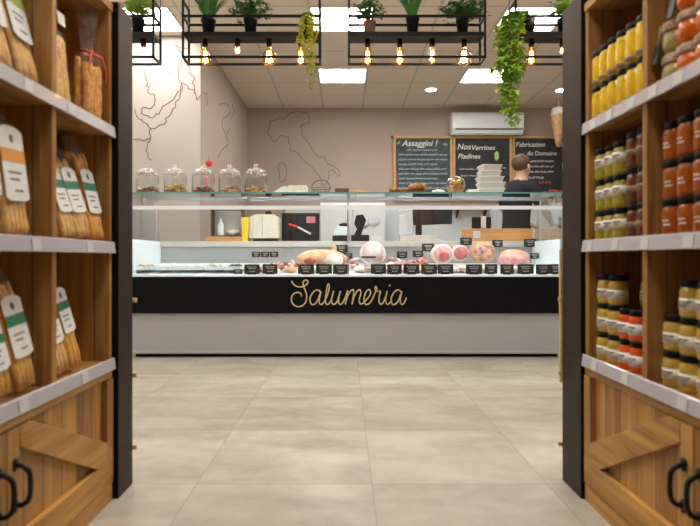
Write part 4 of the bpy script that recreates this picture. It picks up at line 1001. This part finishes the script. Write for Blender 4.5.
for k, (w, dx) in enumerate(((1.07, 0), (1.05, .004), (1.0, -.004), (.82, -.008), (.80, -.004))):
    place(fc, (gx(491) + dx, 4.63, GZ + .0005 + k * .048), 'white lidded takeaway container, %s of the stack in front of the person' % ['lowest', 'second from bottom', 'middle one', 'second from top', 'topmost'][k], R(k * 2 - 3), 'stacked takeaway containers', (w, .9, 1))

# ------------------------------------------------------------------ back wall things
def text_mesh(txt, size, shear=.25):
    cu = bpy.data.curves.new('t', 'FONT'); cu.body = txt; cu.size = size; cu.shear = shear; cu.extrude = .0005; cu.resolution_u = 3; cu.offset = size * .012
    ob = bpy.data.objects.new('t', cu); C.objects.link(ob); bpy.context.view_layer.update()
    me = bpy.data.meshes.new_from_object(ob.evaluated_get(bpy.context.evaluated_depsgraph_get()))
    bpy.data.objects.remove(ob); return me
def add_text(mb, txt, size, x, y, z, shear=.25):
    me = text_mesh(txt, size, shear); n0 = len(mb.bm.verts); b2 = bmesh.new(); b2.from_mesh(me)
    mat = Matrix.Translation((x, y, z)) @ Matrix.Rotation(PI / 2, 4, 'X')
    bmesh.ops.transform(b2, matrix=mat, verts=b2.verts); tmp = bpy.data.meshes.new('x'); b2.to_mesh(tmp); b2.free(); mb.bm.from_mesh(tmp)
def scribble(mb, x0, x1, y, z, h, w=.007, seed=0):
    random.seed(seed); x = x0
    while x < x1 - .02:
        wl = min(random.uniform(.05, .14), x1 - x); n = max(4, int(wl / .011)); pts = []
        for k in range(n): pts.append((x + wl * k / (n - 1), y, z + (h / 2) * (1 if k % 2 else -1) * random.uniform(.3, 1)))
        mb.ribbon(pts, w, (0, -1, 0), .0006); x += wl + .022
YBd = 8.46
bz0, bz1 = 1.66, az(136, YBd)
bds = [(at(393.5, YBd), at(452.5, YBd), 'chalkblue', 'leftmost of three framed chalkboards, densely covered in pale writing'), (at(453, YBd), at(512, YBd), 'chalkboard', 'middle framed chalkboard below the air conditioner'), (at(512.6, YBd), at(572, YBd), 'chalkboard', 'rightmost framed chalkboard behind the person')]
for i, (x0, x1, mt, lb) in enumerate(bds):
    t = thing('chalkboard', ((x0 + x1) / 2, YBd, bz0), lb, 'chalkboard', 'framed chalkboards on the back wall')
    bo = MB().box(x0 + .03, x1 - .03, YBd + .005, YBd + .02, bz0 + .03, bz1 - .03).build('writing_surface', mt, t)
    m = MB(); m.box(x0, x1, YBd - .005, YBd + .035, bz1 - .035, bz1); m.box(x0, x1, YBd - .005, YBd + .035, bz0, bz0 + .035)
    m.box(x0, x0 + .035, YBd - .005, YBd + .035, bz0 + .035, bz1 - .035); m.box(x1 - .035, x1, YBd - .005, YBd + .035, bz0 + .035, bz1 - .035)
    m.build('frame', 'wood_light', t, bevel=.004)
    yy = YBd + .0043
    def W_(name, mat, *a, **k):
        m = MB(); add_text(m, *a, **k); m.build(name, mat, bo)
    def S_(name, mat, *a):
        m = MB(); scribble(m, *a); m.build(name, mat, bo)
    if i == 0:
        W_('title_writing', 'chalk', 'Assaggini !', .125, x0 + .13, yy, bz1 - .15)
        for k in range(9):
            S_('written_line', 'chalk_blue', x0 + .08 + (.12 if k < 1 else 0), x1 - .08 - (.15 if k % 3 == 0 else 0), yy, bz1 - .21 - k * .072, .034, .010, k + 3)
        S_('green_drawing', 'chalk_green', x0 + .06, x0 + .10, yy, bz1 - .1, .05, .014, 2); S_('green_drawing', 'chalk_green', x1 - .14, x1 - .08, yy, bz1 - .12, .06, .014, 9)
        MB().box(x0 + .045, x0 + .055, yy - .0005, yy, bz0 + .2, bz0 + .45).build('red_drawing', 'chalk_red', bo)
    elif i == 1:
        W_('title_writing', 'chalk', 'Nos', .12, x0 + .06, yy, bz1 - .20); W_('title_writing', 'chalk', 'Verrines', .105, x0 + .27, yy, bz1 - .21); W_('title_writing', 'chalk', 'Piadines', .105, x0 + .07, yy, bz1 - .34)
        S_('written_line', 'chalk', x0 + .1, x0 + .4, yy, bz1 - .50, .03, .009, 4); S_('written_line', 'chalk', x0 + .12, x0 + .38, yy, bz1 - .60, .03, .009, 5); S_('written_line', 'chalk', x0 + .6, x0 + .8, yy, bz1 - .48, .03, .009, 6)
        m = MB(); m.blob((x0 + .66, yy, bz1 - .30), (.035, .002, .07), 2, .2, 1); m.build('green_drawing', 'chalk_green', bo)
    else:
        W_('title_writing', 'chalk', 'Fabrication', .10, x0 + .05, yy, bz1 - .16, shear=.1); W_('title_writing', 'chalk', 'Pr', .115, x0 + .68, yy, bz1 - .16, shear=.1); W_('title_writing', 'chalk', 'du Domaine', .09, x0 + .22, yy, bz1 - .29, shear=.1)
        for k in range(3): S_('written_line', 'chalk', x0 + .26, x0 + .62, yy, bz1 - .38 - k * .08, .032, .012, k + 30)
        S_('written_line', 'chalk', x0 + .12, x0 + .5, yy, bz1 - .63, .05, .012, 41); S_('written_line', 'chalk', x0 + .48, x0 + .60, yy, bz1 - .86, .05, .014, 44)
        S_('red_writing', 'chalk_red', x0 + .4, x0 + .62, yy, bz1 - .70, .04, .014, 51); S_('red_writing', 'chalk_red', x0 + .55, x0 + .8, yy, bz1 - .83, .045, .016, 52)
        m = MB(); m.blob((x0 + .78, yy, bz1 - .46), (.03, .002, .07), 2, .2, 1); m.build('green_drawing', 'chalk_green', bo)
    if i == 0: MB().box(x0 - .035, x0, YBd - .004, YBd + .03, bz1 - .028, bz1 + .004).build('rail_end', 'wood_dark', t)
# air conditioner
t = thing('air_conditioner', (at(488, 8.35), 8.38, az(134, 8.3)), 'white wall-mounted air conditioner above the middle chalkboard', 'air conditioner')
xa, xb = at(452, 8.28), at(524, 8.28); z0, z1 = az(134, 8.28), az(112, 8.28)
m = MB(); m.prism([(8.49, z0 + .02), (8.49, z1), (8.30, z1), (8.27, z1 - .03), (8.27, z0 + .09), (8.33, z0)], xa, xb, 'x'); bd = m.build('housing', 'white', t, bevel=.01)
MB().prism([(8.282, z0 + .065), (8.276, z0 + .082), (8.262, z0 + .082), (8.268, z0 + .065)], xa + .05, xb - .02, 'x').build('air_slot', 'ink', bd)
MB().prism([(8.30, z0 + .022), (8.285, z0 + .055), (8.278, z0 + .052), (8.293, z0 + .02)], xa + .05, xb - .05, 'x').build('louvre', 'white', bd)
# wall outlines
def outline(name, pts, plane, w, mat, label, n=3):
    m = MB()
    for P in pts:
        Q = [(a + (9 * noise.noise(Vector((a * .09, b * .09, 3.3))) if n == 3 and NR[1] else 0), b + (9 * noise.noise(Vector((a * .09, b * .09, 8.3))) if n == 3 and NR[1] else 0)) for a, b in [v[:] for v in bez([(p[0], p[1], 0) for p in P], 4) for v in [(v[0], v[1])]]] if n == 3 and NR[1] else P
        m.ribbon(bez([plane(*p) for p in Q], n) if n else [plane(*p) for p in P], w, NR, .002)
    return tag(m.build(name, mat), label, 'wall painting')
NR = (0, -1, 0)
pl = lambda u, v: (at(240 + u / 4.375, 8.498), 8.498, az(100 + v / 4.375, 8.498))
italy = [(345, 330), (325, 310), (318, 295), (285, 270), (262, 245), (245, 225), (222, 222), (222, 205), (212, 185), (212, 165), (195, 160), (175, 155), (165, 175), (145, 182), (135, 165), (122, 145), (125, 130), (132, 115), (130, 92), (150, 90), (165, 80), (180, 80), (190, 85), (205, 75), (215, 60), (240, 52), (262, 50), (282, 55), (300, 62), (303, 85), (305, 100), (285, 102), (278, 110), (265, 112), (272, 130), (270, 150), (285, 170), (300, 190), (315, 215), (330, 235), (345, 248), (368, 250), (375, 265), (385, 280), (410, 290), (430, 305), (438, 325), (430, 335), (418, 318), (400, 305), (388, 315), (388, 345), (370, 375), (360, 372), (355, 350), (345, 330)]
outline('wall_map_outline', [italy, [(165, 290), (180, 275), (198, 285), (205, 310), (200, 345), (185, 360), (172, 350), (172, 320), (165, 290)]], pl, .009, 'outline', 'thin brown outline map of Italy on the back wall', 2)
pl2 = lambda u, v: (at(130 + u / 2.4625, 5.744), 5.744, az(30 + v / 3.2875, 5.744))
pl2 = lambda u, v: (at(130 + u * .4061, 5.744), 5.744, az(30 + v * .3042, 5.744))
cont = [[(110, 45), (120, 90), (120, 150), (128, 180), (110, 215), (85, 250), (70, 275), (50, 285), (30, 275), (28, 262), (50, 260), (60, 245), (60, 220), (45, 190), (42, 160), (35, 135)],
        [(110, 45), (130, 90), (145, 120), (155, 160), (158, 205), (165, 230), (175, 210), (188, 215), (186, 245)],
        [(128, 180), (145, 190), (160, 210)], [(130, 185), (115, 240), (95, 285), (75, 315), (55, 325), (52, 350), (45, 370), (42, 400), (55, 430)],
        [(10, 360), (35, 362), (52, 350)], [(8, 260), (20, 290), (35, 300), (50, 325)], [(118, 60), (140, 62)], [(95, 135), (100, 145)], [(130, 105), (145, 103)]]
outline('wall_map_outline', cont, pl2, .0095, 'outline', 'brown outline drawing on the pale wall at left')
NR = (1, 0, 0)
def pl3(px, py):
    d = 1.4795 * F / (VX - px); return (-1.4795, d, az(py, d))
outline('wall_map_outline', [[(219, 105), (225, 103), (230, 108), (229, 115), (224, 118), (222, 126), (226, 134), (228, 140)], [(230, 128), (226, 137), (229, 143), (222, 150), (218, 158)], [(232, 105), (234, 112), (231, 118)]], pl3, .014, 'outline_f', 'faint outline drawing on the side wall beside the back corner')
# hanging ham-like form at far right
t = thing('hanging_ham', (at(558, 8.0), 8.0, 2.35), 'tan and white ham hanging from the ceiling beside the right upright', 'ham')
MB().lathe([(.001, 2.38), (.03, 2.40), (.05, 2.5), (.085, 2.68), (.10, 2.82), (.085, 2.92), (.001, 2.95)], (at(558.5, 8.0), 8.0, 0), 18).build('ham_body', 'ham_skin', t)
MB().lathe([(.104, 2.83), (.104, 2.87), (.089, 2.94), (.001, 2.965)], (at(558.5, 8.0), 8.0, 0), 18).build('white_cap', 'paper', t)
MB().tube([(at(558.5, 8), 8, 2.96), (at(558.5, 8), 8, HC - .001)], .006, 6).build('hook_cord', 'cord', t)
# fridge, shelf
t = thing('refrigerator', (at(352, 8.1), 8.15, 0), 'bluish white upright refrigerator against the back wall behind the slicer', 'refrigerator')
xa, xb = at(320, 7.85), at(385.5, 7.85)
MB().box(xa, xb, 7.90, 8.47, .03, 1.58).build('cabinet', 'white', t, bevel=.01)
for a, b_ in ((xa + .004, (xa + xb) / 2 - .003), ((xa + xb) / 2 + .003, xb - .004)):
    d_ = MB().box(a, b_, 7.85, 7.895, .08, 1.56).build('door', 'white', t, bevel=.008)
    hx = b_ - .04 if a < (xa + xb) / 2 - .1 else a + .04
    MB().tube([(hx, 7.849, .9), (hx, 7.82, .92), (hx, 7.82, 1.25), (hx, 7.849, 1.27)], .008, 8).build('handle', 'steel', d_)
MB().box(xa + .02, xb - .02, 7.92, 8.45, 0, .03).build('plinth', 'black', t)
t = thing('wall_shelf', (at(471, 8.35), 8.38, 1.51), 'short light wooden wall shelf right of the till screen', 'shelf')
MB().box(at(452, 8.3), at(492, 8.3), 8.27, 8.479, 1.515, 1.545).build('board', 'wood_light', t, bevel=.003)
for px in (458, 486): MB().prism([(8.479, 1.514), (8.479, 1.40), (8.46, 1.40), (8.30, 1.505), (8.30, 1.514)], at(px, 8.3), at(px, 8.3) + .02, 'x').build('bracket', 'black', t)
# back counter along the wall
t = thing('back_counter', (1.9, 8.2, 0), 'white base cabinets with grey worktop along the back wall', 'counter')
MB().box(.62, 3.6, 7.92, 8.47, .0, .86).build('cabinet', 'white', t, bevel=.004)
MB().box(.60, 3.62, 7.90, 8.478, .861, .90).build('worktop', 'steel', t, bevel=.004)

# ------------------------------------------------------------------ person
def skin_mesh(name, verts, edges, radii, mat, parent, sub=2, root=0):
    me = bpy.data.meshes.new(name); me.from_pydata(verts, edges, []); ob = bpy.data.objects.new(name, me); C.objects.link(ob)
    sk = ob.modifiers.new('skin', 'SKIN'); sk.use_smooth_shade = True
    for i, r in enumerate(radii):
        v = me.skin_vertices[0].data[i]; v.radius = r if isinstance(r, tuple) else (r, r); v.use_root = (i == root)
    s_ = ob.modifiers.new('sub', 'SUBSURF'); s_.levels = sub; s_.render_levels = sub
    bpy.context.view_layer.update()
    me2 = bpy.data.meshes.new_from_object(ob.evaluated_get(bpy.context.evaluated_depsgraph_get()))
    bpy.data.objects.remove(ob); me2.name = name
    me2.materials.clear(); me2.materials.append(M[mat])
    for p in me2.polygons: p.use_smooth = True
    o = bpy.data.objects.new(name, me2); C.objects.link(o); o.parent = parent; return o
pz = thing('person', (at(515, 5.95), 5.95, 0), 'person with short brown hair in a black T-shirt, turned away behind the counter', 'person')
pz.rotation_euler[2] = R(-58)
V = {}; names = []; rad = []
def jv(n, p, r): V[n] = len(names); names.append(p); rad.append(r)
jv('pel', (0, 0, 1.0), (.15, .11)); jv('waist', (0, .01, 1.15), (.14, .105)); jv('chest', (0, .03, 1.38), (.165, .12)); jv('up', (0, .05, 1.53), (.12, .085))
jv('neck', (0, .08, 1.62), .056); jv('jaw', (0, .115, 1.70), (.066, .078)); jv('head', (0, .12, 1.79), (.078, .096)); jv('top', (0, .11, 1.855), (.058, .072))
E = [('pel', 'waist'), ('waist', 'chest'), ('chest', 'up'), ('up', 'neck'), ('neck', 'jaw'), ('jaw', 'head'), ('head', 'top')]
for s, sd in ((-1, 'l'), (1, 'r')):
    jv('sh' + sd, (s * .19, .05, 1.53), .066); jv('el' + sd, (s * .27, .16, 1.27), .046); jv('wr' + sd, (s * .17, .38, 1.18), .030); jv('ha' + sd, (s * .15, .45, 1.165), (.036, .020))
    E += [('up', 'sh' + sd), ('sh' + sd, 'el' + sd), ('el' + sd, 'wr' + sd), ('wr' + sd, 'ha' + sd)]
    jv('hi' + sd, (s * .10, 0, .94), .105); jv('kn' + sd, (s * .12, .02, .52), .063); jv('an' + sd, (s * .13, -.01, .10), .042); jv('to' + sd, (s * .14, .15, .035), .034)
    E += [('pel', 'hi' + sd), ('hi' + sd, 'kn' + sd), ('kn' + sd, 'an' + sd), ('an' + sd, 'to' + sd)]
    for k in range(4):
        fx_ = (k - 1.5) * .018; l = [.075, .088, .085, .068][k]
        jv('f%s%d' % (sd, k), (s * .15 + fx_, .48, 1.160), .009); jv('g%s%d' % (sd, k), (s * .15 + fx_, .48 + l * .5, 1.150), .0085); jv('e%s%d' % (sd, k), (s * .15 + fx_, .48 + l * .8, 1.125), .0075)
        E += [('ha' + sd, 'f%s%d' % (sd, k)), ('f%s%d' % (sd, k), 'g%s%d' % (sd, k)), ('g%s%d' % (sd, k), 'e%s%d' % (sd, k))]
    jv('t' + sd, (s * .15 - s * .035, .435, 1.155), .010); jv('u' + sd, (s * .15 - s * .050, .475, 1.145), .008); E += [('ha' + sd, 't' + sd), ('t' + sd, 'u' + sd)]
body = skin_mesh('body', names, [(V[a], V[b]) for a, b in E], rad, 'skin', pz)
def cloth(name, mat, keep, off):
    bm = bmesh.new(); bm.from_mesh(body.data); bm.normal_update()
    dead = [f for f in bm.faces if not keep(f.calc_center_median())]
    bmesh.ops.delete(bm, geom=dead, context='FACES')
    nn = [(v, v.normal.copy()) for v in bm.verts]
    for v, n in nn: v.co += n * off
    me = bpy.data.meshes.new(name); bm.to_mesh(me); bm.free(); me.materials.clear(); me.materials.append(M[mat])
    o = bpy.data.objects.new(name, me); C.objects.link(o); o.parent = pz
    so = o.modifiers.new('thick', 'SOLIDIFY'); so.thickness = .006; so.offset = 1
    return o
cloth('t_shirt', 'shirt', lambda c: .96 < c.z < 1.612 and not (c.z < 1.34 and (abs(c.x) > .205 or c.y > .17)), .010)
cloth('trousers', 'jeans', lambda c: .09 < c.z < .985 and not (c.y > .2), .006)
m = MB(); m.blob((0, .095, 1.815), (.094, .112, .100), 3, .03, 2)
for v in list(m.bm.verts):
    # leave the face and neck free
    if v.co.y > .175 and v.co.z < 1.845: v.co.y = .165; v.co.x *= .8
h_ = m.build('hair', 'hair', None, origin=(0, 0, 0)); h_.parent = pz; h_.location = (0, 0, 0)
for s in (-1, 1):
    m = MB(); m.blob((s * .088, .11, 1.765), (.013, .02, .032), 2, .05); e = m.build('ear', 'skin', None, origin=(0, 0, 0)); e.parent = pz; e.location = (0, 0, 0)
    m = MB(); m.blob((s * .032, .203, 1.785), (.012, .008, .007), 2, 0); e = m.build('eye', 'ink', None, origin=(0, 0, 0)); e.parent = pz; e.location = (0, 0, 0)
    m = MB(); m.box(s * .12 - .045, s * .12 + .075 * 0 + .045, -.06, .20, .0, .07); e = m.build('shoe', 'black', None, origin=(0, 0, 0), bevel=.02); e.parent = pz; e.location = (0, 0, 0)
m = MB(); m.blob((0, .218, 1.755), (.014, .02, .026), 2, 0); e = m.build('nose', 'skin', None, origin=(0, 0, 0)); e.parent = pz; e.location = (0, 0, 0)
m = MB(); m.blob((0, .203, 1.715), (.026, .008, .007), 2, 0); e = m.build('mouth', 'ham_pink', None, origin=(0, 0, 0)); e.parent = pz; e.location = (0, 0, 0)

# ------------------------------------------------------------------ camera, world, view
w = bpy.data.worlds.new('world'); sc.world = w; w.use_nodes = True
w.node_tree.nodes['Background'].inputs[0].default_value = (1, .96, .9, 1); w.node_tree.nodes['Background'].inputs[1].default_value = .3
cam = bpy.data.cameras.new('camera'); co = bpy.data.objects.new('camera', cam); C.objects.link(co); sc.camera = co
co.location = (0, 0, CH); co.rotation_euler = (PI / 2, 0, 0)
cam.sensor_width = 36; cam.lens = F / 700 * 36; cam.shift_x = 5 / 700; cam.shift_y = -5 / 700
cam.clip_start = .05
cam.dof.use_dof = True; cam.dof.focus_distance = 4.5; cam.dof.aperture_fstop = 3.0
sc.view_settings.view_transform = 'Standard'; sc.view_settings.look = 'None'; sc.view_settings.exposure = 0.85; sc.view_settings.gamma = 1; sc.view_settings.use_curve_mapping = False
sc.cycles.use_denoising = True
sc.cycles.transparent_max_bounces = 24; sc.cycles.max_bounces = 8
